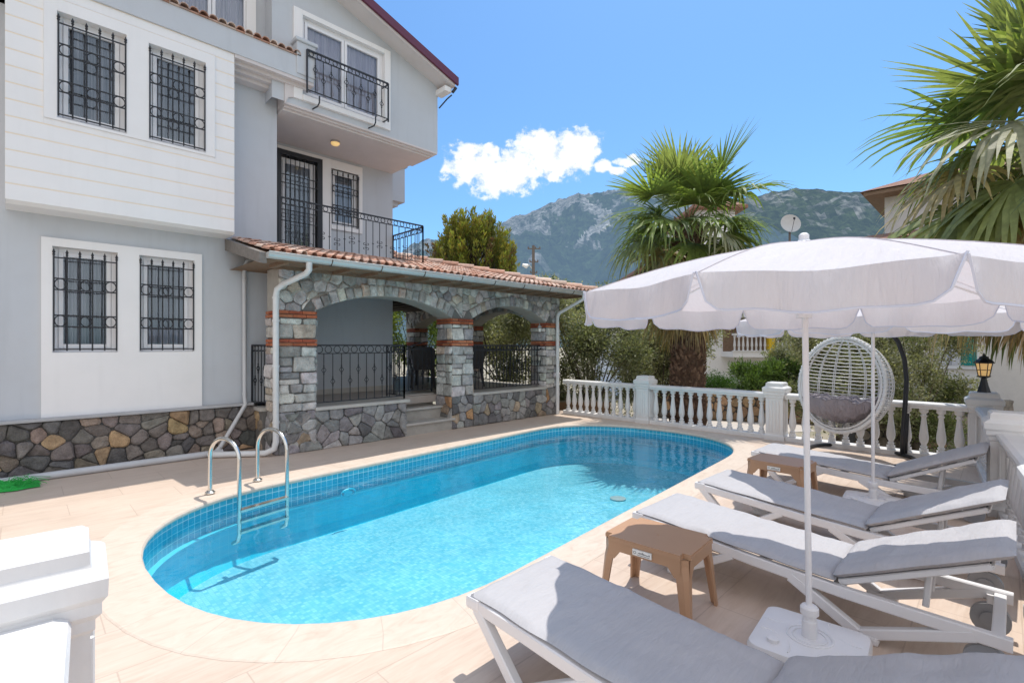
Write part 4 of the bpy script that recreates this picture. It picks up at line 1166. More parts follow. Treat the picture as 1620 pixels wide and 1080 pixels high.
# ================================================================== PARASOLS
def parasol(label,loc,rot,rim=1.86,apex=2.13,r=1.15,lean=(0,0)):
    t=thing('parasol',label,'parasol',loc,0,'white parasols over the loungers')
    L=Vector(loc); NR=10
    def tip(k,rr=r,dz=0): a=rot+2*PI*k/NR; return Vector((L.x+lean[0]+rr*math.cos(a),L.y+lean[1]+rr*math.sin(a),rim+dz))
    A=Vector((L.x+lean[0],L.y+lean[1],apex))
    mb=MB(); NS=10; ND=10; vs=[];cols={}
    prof=lambda s:(1-s)**1.0
    grid=[]
    for k in range(NR):
        for i in range(NS):
            f=i/NS; row=[]
            a0=tip(k);a1=tip(k+1)
            for j in range(ND+1):
                s=j/ND
                p0=A.lerp(a0,s)+Vector((0,0,.035*math.sin(PI*s)));p1=A.lerp(a1,s)+Vector((0,0,.035*math.sin(PI*s)))
                p=p0.lerp(p1,f)
                p=p+Vector((0,0,-.018*math.sin(PI*f)*s**1.3+.006*math.sin(k*2.1+f*9)*s*math.sin(PI*f)))
                # edge slightly concave
                row.append(p+(A-p)*.02*math.sin(PI*f)*s**2)
            grid.append(row)
    n=len(grid); V=[p for row in grid for p in row]; fs=[]
    for i in range(n):
        j=(i+1)%n
        for d in range(ND): fs.append((i*(ND+1)+d,i*(ND+1)+d+1,j*(ND+1)+d+1,j*(ND+1)+d))
    mb.add(V,fs); can=mb.build('canopy',M['canopy'],t,smooth=True)
    # valance flaps
    mv=MB(); mp=MB()
    for k in range(NR):
        top=[grid[(k*NS+i)%n][ND] for i in range(NS+1)]
        rows=[];m=NS*2
        T=[]
        for i in range(m+1):
            f=i/m*NS; a=int(min(f,NS-1)); T.append(top[a].lerp(top[a+1],f-a))
        bot=[]
        for i in range(m+1):
            f=i/m; e=min(f,1-f)/.14
            h=.135*(1-(1-min(1,e))**2.2)**.6 if e<1 else .135
            h=max(h,.0)+.004*math.sin(f*17+k)
            outw=Vector((T[i].x-A.x,T[i].y-A.y,0)).normalized()
            inn=(T[m//2]-T[i])*.0
            bot.append((T[i],outw,h,f))
        R=4
        for q in range(R+1):
            s=q/R
            rows.append([t_-Vector((0,0,h*s))+o_*(.014*s*math.sin(f*15+k*2)+.045*s-.02*s*s) for t_,o_,h,f in bot])
        vs=[p for row in rows for p in row]
        mv.add(vs,[(q*(m+1)+i,q*(m+1)+i+1,(q+1)*(m+1)+i+1,(q+1)*(m+1)+i) for q in range(R) for i in range(m)])
        mp.tube(rows[-1],.0042,4)
    for k in range(NR):
        sm_=MB(); sm_.tube([p+Vector((0,0,.0015)) for p in grid[k*NS]],.0028,4); sm_.build('seam',M['canopy'],can)
    mv.build('valance',M['canopy'],can,smooth=True); mp.build('edge_piping',M['pipingc'],can)
    for k in range(NR):
        mb=MB(); mb.tube([A+Vector((0,0,-.04)),tip(k,r*.5,.0)*1.0+Vector((0,0,(apex-rim)*.5+.008)),tip(k,r*.985,-.014)],.006,5); mb.build('rib',M['polep'],t)
        mb=MB(); mb.tube([Vector((A.x,A.y,rim-.08))+ (tip(k)-A).normalized()*.03,tip(k,r*.5,(apex-rim)*.5-.0)],.005,5); mb.build('stretcher',M['polep'],t)
    mb=MB(); mb.lathe([(.036,-.02),(.036,.0),(.024,.012),(.024,.035),(.014,.045),(.004,.047)],(A.x,A.y,apex),12); mb.build('finial',M['polep'],t,smooth=True,auto=.7)
    mb=MB(); mb.tube([(L.x,L.y,.12),(A.x,A.y,apex)],.0145,12); mb.tube([Vector((L.x,L.y,.0)).lerp(A,.545),Vector((L.x,L.y,.0)).lerp(A,.56)],.018,12); mb.build('pole',M['polep'],t,smooth=True,auto=.8)
    mb=MB(); mb.lathe([(.036,0),(.036,.06),(.03,.07),(.028,.09)],(A.x,A.y,rim-.12),12); mb.build('runner',M['polep'],t,smooth=True,auto=.7)
    # base
    mb=MB(); h=.245
    pts=[]
    for sx,sy,a0 in ((1,1,0),(-1,1,90),(-1,-1,180),(1,-1,270)):
        for q in range(6): an=math.radians(a0+18*q); pts.append((sx*(h-.06)+.06*math.cos(an),sy*(h-.06)+.06*math.sin(an)))
    m=len(pts); rings=[(1.0,0),(1.0,.095),(.97,.115),(.88,.122),(.40,.128)]
    ca,sa=math.cos(.08),math.sin(.08)
    vs=[(L.x+(u*ca-v*sa)*k_,L.y+(u*sa+v*ca)*k_,z) for k_,z in rings for u,v in pts]
    mb.add(vs,[(i*m+q,i*m+(q+1)%m,(i+1)*m+(q+1)%m,(i+1)*m+q) for i in range(len(rings)-1) for q in range(m)]+[tuple((len(rings)-1)*m+q for q in range(m))])
    bs=mb.build('base',M['resin'],t,smooth=True,auto=.6)
    mb=MB(); mb.lathe([(.034,0),(.034,.10),(.030,.105),(.030,.13),(.042,.135),(.042,.165),(.034,.175),(.016,.178)],(L.x,L.y,.11),16); mb.build('collar',M['resin'],bs,smooth=True,auto=.5)
    mb=MB(); mb.ring((L.x,L.y,.129),.10,.006,(1,0,0),(0,1,0),24,6); mb.ring((L.x,L.y,.129),.075,.005,(1,0,0),(0,1,0),24,6)
    for a in range(4):
        an=.08+PI/4+a*PI/2; c=Vector((L.x+.26*math.cos(an),L.y+.26*math.sin(an),.0))
        mb.tube([c+Vector((.13*math.cos(b_),.13*math.sin(b_),.124)) for b_ in [an+PI-1.0+2.0*q/10 for q in range(11)]],.004,5)
    mb.build('base_moulding',M['resin'],bs)
    mb=MB(); mb.lathe([(.028,0),(.028,.02),(.02,.024)],(L.x-.17*math.cos(.2),L.y+.12,.12),12); mb.build('filler_cap',M['resin'],bs)
    return t
parasol('nearer white parasol whose scalloped canopy fills the right of the view',(2.83,.70,0),math.radians(178),1.86,2.13,1.14,(.02,.03))
parasol('farther white parasol, half hidden behind the nearer one, by the egg chair',(5.82,.90,0),math.radians(160),1.84,2.12,1.22)

# ================================================================== EGG CHAIR
EC=Vector((8.38,1.66,1.03))
egg=thing('egg_chair','white wicker hanging egg chair with mauve cushion on a curved dark stand','hanging chair',(EC.x,EC.y,0))
nang=math.radians(160); nrm=Vector((math.cos(nang),math.sin(nang),.12)).normalized(); sd=Vector((-math.sin(nang),math.cos(nang),0)).normalized(); upv=nrm.cross(sd).normalized()
if upv.z<0: upv=-upv
RA,RC,RD=.60,.68,.56     # side, vertical, depth
cut=.06
def ES(p): return EC+sd*p[0]+upv*p[1]+nrm*p[2]
mb=MB()
def okk(x,y,z): return z<=cut
fr=(1-(cut/RD)**2)**.5
rim=[ES((RA*fr*math.cos(2*PI*k/48),RC*fr*math.sin(2*PI*k/48),cut)) for k in range(48)]
mb.tube(rim,.026,8,closed=True); mb.tube([ES((RA*.93*fr*math.cos(2*PI*k/48),RC*.93*fr*math.sin(2*PI*k/48),cut+.012)) for k in range(48)],.014,6,closed=True)
for k in range(48*3):  # wrapped strands on the rim
    a=2*PI*k/144; c=ES((RA*fr*math.cos(a),RC*fr*math.sin(a),cut)); rad=(c-EC).normalized()
    if k%2==0: mb.ring(c,.030,.005,rad,nrm,8,3)
mb.build('rim',M['wicker'],egg)
mb=MB()
# horizontal strands
def arcrow(yv,dens=1,r=.0065,off=0):
    q=(1-(yv/RC)**2)
    if q<=.01: return
    q=q**.5; a=RA*q;d=RD*q
    if cut>=d: tmax=PI
    pts=[]
    th0=math.asin(min(1,cut/d)) if d>cut else PI/2
    for k in range(29):
        th=th0-(2*th0+PI)*k/28+0   # from th0 down around the back to PI-th0
        pts.append(ES((a*math.cos(th)*(1+off),yv+.004*math.sin(k*2.3+yv*40),d*math.sin(th)*(1+off))))
    mb.tube(pts,r,5)
y=-.64
while y<.66:
    arcrow(y,r=.0075); 
    if y<-.15: arcrow(y+.022,r=.006)
    y+=.052
mb.build('wicker_weave',M['wicker'],egg)
mb=MB()
for k in range(9):
    az=PI+PI*(k+.5)/9  # around the back
    if 1:
        for dd in (-.018,.018):
            pts=[]
            for j in range(25):
                ph=-PI/2+PI*j/24
                x=RA*math.cos(ph)*math.cos(az+dd);z=RD*math.cos(ph)*math.sin(az+dd); yv=RC*math.sin(ph)
                if z<=cut: pts.append(ES((x*1.01,yv,z*1.01)))
            if len(pts)>2: mb.tube(pts,.007,5)
for k in range(14):   # diagonal weave of the lower bowl
    az=PI+PI*k/13
    pts=[]
    for j in range(10):
        ph=-PI/2+.15+.9*j/9; a_=az+.35*(j/9)*(1 if k%2 else -1)
        x=RA*math.cos(ph)*math.cos(a_);z=RD*math.cos(ph)*math.sin(a_)
        if z<=cut: pts.append(ES((x*1.02,RC*math.sin(ph),z*1.02)))
    if len(pts)>2: mb.tube(pts,.007,4)
mb.build('wicker_rib',M['wicker'],egg)
# cushion
mb=MB(); NA=48;NRr=14; vs=[]
def cp(a,r_):
    x=r_*math.cos(a);z=r_*math.sin(a)
    lump=.035*(abs(math.sin(a*4))**.6)*min(1,r_*2.2)+.02*math.sin(r_*PI*3)
    base=-.50+.30*(r_/.5)**2.4 if z<0.1 else -.50+.22*(r_/.5)**2.4
    fold=.016*math.sin(a*17+r_*24)*min(1,r_*4)+.012*math.sin(a*9-r_*40)
    return (x*1.0,base+lump+fold+.05,z*.95-.02)
for i in range(NRr+1):
    for k in range(NA): vs.append(ES(cp(2*PI*k/NA,.5*i/NRr)))
o=len(vs)
for i in range(NRr+1):
    for k in range(NA):
        c=cp(2*PI*k/NA,.5*i/NRr); s_=1-(i/NRr)**6; vs.append(ES((c[0],c[1]-.09*s_-.005,c[2])))
fs=[]
for i in range(NRr):
    for k in range(NA):
        a=i*NA+k;b=i*NA+(k+1)%NA; fs.append((a,b,b+NA,a+NA)); fs.append((o+a,o+a+NA,o+b+NA,o+b))
mb.add(vs,fs); mb.build('cushion',M['cushd'],egg,smooth=True)
# stand
mb=MB(); dv=Vector((.70,-.72,0)).normalized(); s0=Vector((EC.x,EC.y,0))
prof=[(.86,.03),(.87,.35),(.90,.75),(.92,1.1),(.89,1.4),(.80,1.65),(.62,1.87),(.38,1.99),(.15,2.02),(0,1.98)]
mb.tube([s0+dv*a+Vector((0,0,z)) for a,z in prof],.030,10); mb.tube([s0+dv*.90+Vector((0,0,.05)),s0+dv*.93+Vector((0,0,.62))],.026,8); mb.build('stand_pole',M['iron'],egg,smooth=True)
mb=MB(); pv=Vector((-dv.y,dv.x,0)); pts=[]
for k in range(21):
    a=math.radians(-165+330*k/20); pts.append(s0+dv*.26+dv*(-.0)+ (-dv*math.cos(a)*.62+pv*math.sin(a)*.70)+Vector((0,0,.03)))
mb.tube(pts,.024,8); mb.tube([s0+dv*.86+pv*.17+Vector((0,0,.03)),s0+dv*.86-pv*.17+Vector((0,0,.03))],.024,8); mb.build('stand_base',M['iron'],egg,smooth=True)
mb=MB()
for k in range(9):
    z=1.98-.032*k; u_=Vector((1,0,0)) if k%2 else Vector((0,1,0)); mb.ring((EC.x,EC.y,z-.012),.012,.004,u_,(0,0,1),8,4,R2=.02)
mb.build('chain',M['steel'],egg)
# ================================================================== VEGETATION
def leafmesh(name,parent,pos,dirs,length,width,cols,mat,seed=0):
    """pos (n,3), dirs (n,3) unit leaf axis; random roll"""
    n=len(pos); r=np.random.default_rng(seed)
    rnd=r.normal(size=(n,3)); side=np.cross(dirs,rnd); side/=np.linalg.norm(side,axis=1)[:,None]+1e-9
    L=(length*r.uniform(.7,1.3,n))[:,None]; Wd=(width*r.uniform(.7,1.3,n))[:,None]
    a=pos; b=pos+dirs*L*.45+side*Wd*.5; c=pos+dirs*L; d=pos+dirs*L*.45-side*Wd*.5
    V=np.stack([a,b,c,d],1).reshape(-1,3)
    off=np.array(base_of(parent)) if parent else np.zeros(3)
    V=V-off
    me=bpy.data.meshes.new(name); me.vertices.add(4*n); me.vertices.foreach_set('co',V.ravel())
    me.loops.add(4*n); me.loops.foreach_set('vertex_index',np.arange(4*n)); me.polygons.add(n)
    me.polygons.foreach_set('loop_start',np.arange(n)*4); me.polygons.foreach_set('loop_total',np.full(n,4))
    at=me.color_attributes.new('col','FLOAT_COLOR','CORNER')
    cc=np.ones((n,4,4)); cc[:,:,:3]=cols[:,None,:]; at.data.foreach_set('color',cc.ravel())
    me.materials.append(mat); me.update(calc_edges=True); me.validate()
    o=bpy.data.objects.new(name,me); C.objects.link(o)
    if parent: o.parent=parent
    return o
def crown(name,parent,clumps,n,length,width,palette,up=.2,seed=0,mat=None,fill=.45):
    r=np.random.default_rng(seed)
    cl=np.array([c[:3] for c in clumps]);rad=np.array([c[3:6] if len(c)>=6 else (c[3],c[3],c[3]) for c in clumps],dtype=float)
    w=np.prod(rad,axis=1)**.75; w/=w.sum(); idx=r.choice(len(clumps),n,p=w)
    v=r.normal(size=(n,3)); v/=np.linalg.norm(v,axis=1)[:,None]
    u=r.uniform(0,1,n)**fill
    # lumpy radius
    lump=1+.25*np.sin(v[:,0]*7+idx)+.22*np.sin(v[:,1]*9+idx*2)+.18*np.sin(v[:,2]*8+idx*3)
    pos=cl[idx]+v*rad[idx]*(u*lump*.82)[:,None]
    d=v*.8+r.normal(size=(n,3))*.7+np.array([0,0,up]); d/=np.linalg.norm(d,axis=1)[:,None]
    pal=np.array([p[:3] for p in palette]); pw=np.array([p[3] for p in palette]); pw=pw/pw.sum()
    clc=pal[r.choice(len(pal),len(clumps),p=pw)]
    lc=pal[r.choice(len(pal),n,p=pw)]
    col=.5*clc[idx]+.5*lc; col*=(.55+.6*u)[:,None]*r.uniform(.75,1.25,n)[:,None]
    return leafmesh(name,parent,pos,d,length,width,col,mat or M['leaf'],seed)
def branches(parent,base,clumps,r0=.09,name='trunk',col=(.16,.13,.10),fork=.35):
    mb=MB(); b=Vector(base)
    cen=Vector((sum(c[0] for c in clumps)/len(clumps),sum(c[1] for c in clumps)/len(clumps),min(c[2] for c in clumps)))
    f=b.lerp(Vector((cen.x,cen.y,cen.z)),.6)
    mb.tube([b,b.lerp(f,.5)+Vector((random.uniform(-.06,.06),random.uniform(-.06,.06),0)),f],[r0,r0*.8,r0*.65],8,col)
    for c in clumps:
        e=Vector(c[:3]); m_=f.lerp(e,.5)+Vector((random.uniform(-.15,.15),random.uniform(-.15,.15),random.uniform(.0,.2)))
        mb.tube([f,m_,e],[r0*.32,r0*.18,r0*.05],5,col)
    return mb.build(name,M['bark'],parent,smooth=True)
OL=[(.26,.26,.16,3),(.34,.33,.22,2),(.16,.18,.09,2),(.42,.40,.28,1.2)]
GR=[(.10,.16,.04,3),(.15,.22,.055,2),(.06,.10,.03,2)]
LT=[(.30,.34,.09,2),(.22,.29,.07,2),(.13,.20,.05,1)]
def tree(name,label,cat,rd,zb,clumps_rel,n,ll,lw,pal,seed,group=None,r0=.09,up=.2,mat=None):
    x,y=W(*rd); t=thing(name,label,cat,(x,y,zb),0,group)
    cl=[]
    for (dr,dd,z,*rad) in clumps_rel:
        a,b=W(rd[0]+dr,rd[1]+dd); cl.append((a,b,z,*rad))
    branches(t,(x,y,zb),cl,r0)
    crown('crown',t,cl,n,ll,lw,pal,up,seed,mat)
    return t
G=-.95
random.seed(3)
def blob(n,w,d,z0,z1,r_,s):
    rr=random.Random(s); return [(rr.uniform(-w,w),rr.uniform(-d,d),rr.uniform(z0,z1),rr.uniform(*r_)) for _ in range(n)]
og='olive trees behind the balustrade'
tree('olive_tree','bushy grey-green olive tree just right of the porch','tree',(2.3,13.6),G,blob(22,1.5,.9,.1,3.1,(.45,.8),1)+[(-1.2,0,.4,.7),(1.1,.2,.3,.7),(0,0,-.1,.7)],42000,.085,.036,OL,21,og)
tree('olive_tree','silvery olive tree seen between the porch and the palm trunk','tree',(4.2,14.6),G,blob(18,1.2,.9,.2,2.5,(.4,.75),2),32000,.09,.038,OL,22,og)
tree('olive_tree','olive tree visible through the right arch of the porch','tree',(-.4,15.5),G,blob(18,1.6,.9,.8,2.9,(.45,.8),3),30000,.10,.042,OL,23,og)
tree('olive_tree','olive tree rising behind the hanging egg chair','tree',(7.6,11.4),G,blob(16,1.0,.6,-.2,1.9,(.4,.62),4),30000,.07,.03,OL,24,og)
tree('olive_tree','olive tree between the egg chair and the grey house wall','tree',(9.5,11.6),G,blob(20,1.1,.6,-.3,2.1,(.4,.65),5),36000,.07,.03,OL+[(.12,.17,.05,2)],25,og)
tree('garden_shrub','yellow-green leafy shrub seen through the left arch of the porch','shrub',(-3.4,18),G,blob(14,1.3,.6,.6,3.6,(.5,.8),6),11000,.12,.05,LT,26)
tree('garden_shrub','dark green shrub behind the porch at its back pillar','shrub',(-1.9,17),G,blob(12,.9,.6,.4,3.2,(.5,.7),61),8000,.11,.05,GR+LT,261)
tree('oleander','dark green oleander bush in front of the white neighbouring house','shrub',(9.0,17),G,blob(16,1.15,.5,.0,.95,(.35,.5),7),14000,.13,.03,GR,27,up=.9)
tree('oleander','olive-coloured shrub climbing beside the yellow posts of the neighbouring house','shrub',(10.2,17.5),G,blob(10,.9,.5,.7,1.9,(.3,.5),8),8000,.09,.03,OL,28)
tree('clipped_hedge','small rounded clipped hedge beside the palm trunk','hedge',(8.0,19.4),G,[(0,0,.1,.75,.5,.5),(.5,0,.05,.6,.5,.45),(-.5,.1,.1,.6,.5,.45)],9000,.05,.03,[(.05,.11,.02,3),(.08,.16,.03,1)],29)
tree('green_tree','leafy tree beyond the roof edge left of the palm','tree',(4.3,26),G,blob(12,1.4,.8,2.6,4.6,(.6,1.0),9),12000,.13,.06,OL+GR,30)
tree('small_cypress','thin dark tree top peeking over the porch roof','tree',(3.3,40),G,[(0,0,z,.35-.03*(z-3),.35-.03*(z-3),.6) for z in (3,4,5,6,6.6)],2500,.2,.08,[(.03,.06,.025,1)],31,r0=.12)
# conifer
x,y=W(-1.6,20); con=thing('conifer','dense yellow-green conifer with upright feathery sprays behind the porch roof','tree',(x,y,G))
rr=random.Random(5); pos=[];dr=[];col=[]; mbb=MB(); mbb.tube([(x,y,G),(x,y,3.5)],[.18,.1],8,(.12,.09,.07))
for k in range(300):
    h=rr.uniform(0,1)**.8; ang=rr.uniform(0,2*PI)
    Z0=2.2+h*3.7; Rm=1.75*math.sqrt(max(.05,1-(max(0,(Z0-3.4))/2.6)**2)) ; R=Rm*rr.uniform(.55,1)**.5
    b=Vector((x+R*math.cos(ang)*.95,y+R*math.sin(ang)*.95,Z0)); out=Vector((math.cos(ang),math.sin(ang),0))*(.35*R/1.75)
    up_=(Vector((0,0,1))+out+Vector((rr.uniform(-.1,.1),rr.uniform(-.1,.1),0))).normalized(); Ls=rr.uniform(.7,1.25)
    mbb.tube([(x,y,Z0-.7),b-up_*.1,b+up_*Ls*.6],[.04,.02,.005],4,(.12,.09,.07))
    shade=rr.uniform(.6,1.15); brown=rr.random()<.12
    m_=130
    for q in range(m_):
        s=rr.uniform(0,1); rad=.21*(1-s)**.6*rr.uniform(.2,1); a=rr.uniform(0,2*PI)
        p=b+up_*(s*Ls)+Vector((math.cos(a)*rad,math.sin(a)*rad,0)); pos.append(p[:])
        d=(up_+Vector((math.cos(a),math.sin(a),0))*.6).normalized(); dr.append(d[:])
        t_=s**.8
        c=(.09+.25*t_,.11+.21*t_,.035+.03*t_) if not brown else (.20,.13,.07); col.append([v*shade*rr.uniform(.8,1.2) for v in c])
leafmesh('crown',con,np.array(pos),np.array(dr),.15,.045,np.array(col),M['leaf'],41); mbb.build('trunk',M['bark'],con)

# palms
def frond(mb,c,az,el,pl,bl,col,rng_,nb=36,droop=.35,dead=False,sag=.15,wd=.03,fold=.25):
    c=Vector(c); d=Vector((math.cos(el)*math.cos(az),math.cos(el)*math.sin(az),math.sin(el)))
    pts=[c+d*pl*t/5+Vector((0,0,-sag*pl*(t/5)**2)) for t in range(6)]
    pc=tuple(v*.9+.04 for v in col) if not dead else col
    mb.tube(pts,[.018,.016,.013,.011,.009,.006],4,pc)
    hub=pts[-1]; t=(pts[-1]-pts[-2]).normalized()
    s=t.cross(Vector((0,0,1)))
    if s.length<.05: s=Vector((math.sin(az),-math.cos(az),0))
    s.normalize(); n_=s.cross(t).normalized()
    tw=rng_.uniform(-.4,.4); s2=s*math.cos(tw)+n_*math.sin(tw); n2=n_*math.cos(tw)-s*math.sin(tw)
    for i in range(nb):
        ph=math.radians(-118+236*i/(nb-1)+rng_.uniform(-2,2))
        bd=(t*math.cos(ph)+s2*math.sin(ph)+n2*fold*abs(math.sin(ph))).normalized()
        L=bl*(1-.30*(abs(ph)/2.06)**2)*rng_.uniform(.85,1.08)
        side=bd.cross(n2).normalized()
        k=droop*rng_.uniform(.6,1.5); f=rng_.uniform(.75,1.25); c1=tuple(min(1,v*f) for v in col)
        st=[]
        p=hub; dd=bd.copy(); NS=5
        brk=rng_.randint(2,4)
        for q in range(NS+1):
            s_=q/NS
            w=wd*bl*(.25+1.75*s_ if s_<.4 else .95*(1-(s_-.4)/.6)**.85+.02)
            st.append((p-side*w*.5,p+side*w*.5))
            g=k*(1.2 if q>=brk else .35)
            dd=(dd+Vector((0,0,-1))*g*.55).normalized()
            p=p+dd*(L/NS)
        vs=[v for pr in st for v in pr]
        mb.add(vs,[(2*q,2*q+1,2*q+3,2*q+2) for q in range(NS)],c1)
def palm(label,loc,ztop,scale,seed,trunkr=.30,nf=46,skirt=26,group=None,zb=G,tall=1.0,skl=1.0,skz=.5):
    t=thing('fan_palm',label,'palm tree',(*loc,zb),0,group); rg=random.Random(seed)
    c=Vector((*loc,ztop))
    # trunk with leaf bases
    mb=MB(); H=ztop-zb; m=18
    mb.tube([(loc[0],loc[1],zb+H*i/m) for i in range(m+1)],[trunkr*(1.12-.25*i/m)*(1+.05*math.sin(i*2.2)) for i in range(m+1)],16,(.13,.075,.05))
    nring=int(H/.055)
    for i in range(nring):
        z=zb+.1+i*.055; R=trunkr*(1.1-.25*(z-zb)/H)
        for k in range(13):
            a=2*PI*(k+(i%2)*.5+rg.uniform(-.2,.2))/13+i*.13; L=rg.uniform(.07,.15); w=.05
            p=Vector((loc[0]+R*math.cos(a),loc[1]+R*math.sin(a),z)); o=Vector((math.cos(a),math.sin(a),0)); s=Vector((-math.sin(a),math.cos(a),0))
            tip=p+o*rg.uniform(.03,.085)+Vector((0,0,L*rg.choice((1,1,-.5))))
            f=rg.uniform(.6,1.5); mb.add([p-s*w-o*.03,p+s*w-o*.03,tip+s*w*.35,tip-s*w*.35,p+o*.04],[(0,4,3),(4,1,2),(4,2,3)],(.19*f,.115*f,.075*f))
    mb.build('trunk',M['bark'],t)
    mb=MB(); GC=[(.20,.255,.075),(.17,.23,.07),(.25,.285,.11),(.33,.33,.20),(.13,.17,.07),(.38,.37,.26)]
    for i in range(nf):
        u=(i+.5)/nf; el=math.radians(84-132*u**.72+rg.uniform(-12,12)); az=i*2.39996+rg.uniform(-.2,.2)
        dr_=(.06+.1*u if u<.2 else .25+1.1*u*rg.uniform(.6,1.3)); cl=rg.choice(GC[:3] if u<.4 else GC); 
        if u>.6 and rg.random()<.35: cl=(.50,.40,.22)
        frond(mb,c+Vector((0,0,-.25*u)),az,el,scale*rg.uniform(.38,.72)*(.7+.3*u)*(tall if u<.45 else 1.0/tall**.5),scale*rg.uniform(.5,.66),cl,rg,34,dr_,sag=.12+.2*u,wd=.07)
    mb.build('crown',M['palm'],t)
    mb=MB()
    for i in range(skirt):
        az=i*2.39996; lv=i/skirt; el=math.radians(rg.uniform(-60,-20)-25*lv); cl=rg.choice([(.50,.37,.22),(.40,.28,.16),(.56,.45,.28),(.28,.21,.13),(.46,.33,.16)])
        frond(mb,c+Vector((0,0,-.35-lv*skz*scale)),az,el,skl*scale*rg.uniform(.30,.55)*(1-.5*lv),scale*rg.uniform(.38,.55),cl,rg,22,.9,True,.3,.055,.1)
    mb.build('dead_leaf_skirt',M['palm'],t)
    return t
palm('stocky fan palm with shaggy brown trunk standing behind the far balustrade',(10.5,4.98),4.29,2.08,5,.33,48,60,tall=1.3)
palm('large fan palm at the right edge with drooping green and dry brown fronds',(8.42,-.58),4.25,2.15,9,.30,44,90,skl=1.5,skz=.22)

# ================================================================== NEIGHBOURS
def hthing(name,label,cat,r,d): 
    x,y=W(r,d); return thing(name,label,cat,(x,y,G),-PI/4)
def roofhip(mb,x0,x1,y0,y1,z,h,ov=.4,inset=None):
    x0-=ov;x1+=ov;y0-=ov;y1+=ov; i=inset or min(x1-x0,y1-y0)/2*.95
    mb.add([(x0,y0,z),(x1,y0,z),(x1,y1,z),(x0,y1,z),(x0+i,y0+i,z+h),(x1-i,y0+i,z+h),(x1-i,y1-i,z+h),(x0+i,y1-i,z+h),(x0,y0,z-.15),(x1,y0,z-.15),(x1,y1,z-.15),(x0,y1,z-.15)],
      [(0,1,5,4),(1,2,6,5),(2,3,7,6),(3,0,4,7),(4,5,6,7),(8,9,1,0),(9,10,2,1),(10,11,3,2),(11,8,0,3),(11,10,9,8)])
M['roofn']=N('neighbour_roof_tiles')
a=M['roofn']; wv=a.n('ShaderNodeTexWave',{'bands_direction':'X'},Scale=2.6,Distortion=.3); a.t.links.new(a.obj(),wv.inputs[0])
wy=a.n('ShaderNodeTexWave',{'bands_direction':'Y'},Scale=1.2,Distortion=.6); a.t.links.new(a.obj(),wy.inputs[0])
M['roofn']=a.done(a.bsdf(a.mix(a.noise(5,4),(.30,.13,.08),(.50,.30,.21)),.85,0,a.bump(a.math('ADD',wv.outputs[0],a.math('MULTIPLY',wy.outputs[0],.4)),1,.08)))
hA=hthing('neighbour_house','white neighbouring house with yellow posts and balustraded balcony beyond the palm','house',10.46,24)
z0=-G
mb=MB(); mb.box(-5.1,5.8,0,8,0,z0+3.6); mb.box(-3.9,1.0,.02,7,z0+3.6,z0+5.3); mb.box(-1.0,.85,1,6,z0+5.5,z0+8.6); mb.build('wall',M['white'],hA,True)
mb=MB(); roofhip(mb,-5.1,5.8,0,8,z0+3.62,.9); roofhip(mb,-3.9,1.0,.02,7,z0+5.3,1.0,.5); roofhip(mb,-1.0,.85,1,6,z0+8.6,.8,.45); mb.build('roof',M['roofn'],hA,True)
mb=MB(); mb.box(-.3,5.8,-1.3,0,z0+1.05,z0+1.3); mb.box(-.3,5.8,-1.3,-.0,z0+2.9,z0+3.1); mb.build('balcony_slab',M['white'],hA,True)
mb=MB(); mb.box(-.2,5.7,-.04,-.01,z0+1.3,z0+2.9); mb.build('balcony_wall',M['brown'],hA,True)
mb=MB(); mb.box(-.3,5.8,-1.34,-1.2,z0+2.05,z0+2.15); mb.box(-.3,5.8,-1.34,-1.2,z0+1.3,z0+1.36)
for i in range(30): mb.lathe([(k_[0]*1.05,k_[1]*1.08) for k_ in BP[::2]],(-.2+i*.2,-1.27,z0+1.36),8)
mb.build('balcony_railing',M['balus'],hA,True)
for xx in (1.35,3.3): mb=MB(); mb.box(xx,xx+.28,-1.36,-1.1,z0+1.06,z0+2.95); mb.build('post',M['yellow'],hA,True)
mb=MB(); mb.box(.15,1.0,-.05,.02,z0-.25,z0+.75); w_=mb.build('window',M['pvc'],hA,True)
mb=MB(); mb.box(.23,.55,-.06,-.05,z0-.15,z0+.65); mb.box(.62,.92,-.06,-.05,z0-.15,z0+.65); mb.build('pane',M['curt'],w_,True)
mb=MB(); mb.tube([(-1.3,-.04,z0+1.6),(-.6,-.08,z0+1.0)],.02,5); mb.build('stay_bar',M['iron'],hA,True)
hB=thing('neighbour_house','grey neighbouring house with clay roof behind the large palm on the right','house',(18.4,2.56,G))
hx,hy=18.4,2.56; M['creamw']=simple('cream_house_wall',(.66,.62,.58),.85)
mb=MB(); mb.box(hx,hx+9,hy-12,hy,G,6.1); mb.build('wall',M['creamw'],hB)
mb=MB(); 
mb.add([(hx-.7,hy+.5,6.15),(hx+9,hy+.5,6.15),(hx+9,hy-12,6.15),(hx-.7,hy-12,6.15),(hx+4,hy-3,7.9),(hx+4,hy-9,7.9)],[(0,1,4),(0,4,5,3),(1,2,5,4),(2,3,5)])
mb.build('roof',M['roofn'],hB)
mb=MB(); mb.box(hx-.62,hx+9,hy-12,hy+.42,6.03,6.14); mb.build('eave',M['brown'],hB)
mb=MB(); mb.add([(hx-1.5,hy+.6,4.55),(hx,hy+.4,4.95),(hx,hy-2,4.95),(hx-1.5,hy-2,4.55)],[(0,1,2,3)]); mb.box(hx-1.45,hx,hy-2,hy+.5,4.42,4.54); mb.build('lower_roof',M['roofn'],hB)
mb=MB(); mb.box(hx-.05,hx+.05,.50,1.30,.95,2.1); w_=mb.build('window',M['pvc'],hB)
mb=MB(); mb.box(hx-.07,hx-.05,.92,1.22,1.05,2.0); mb.build('pane',M['curt'],w_)
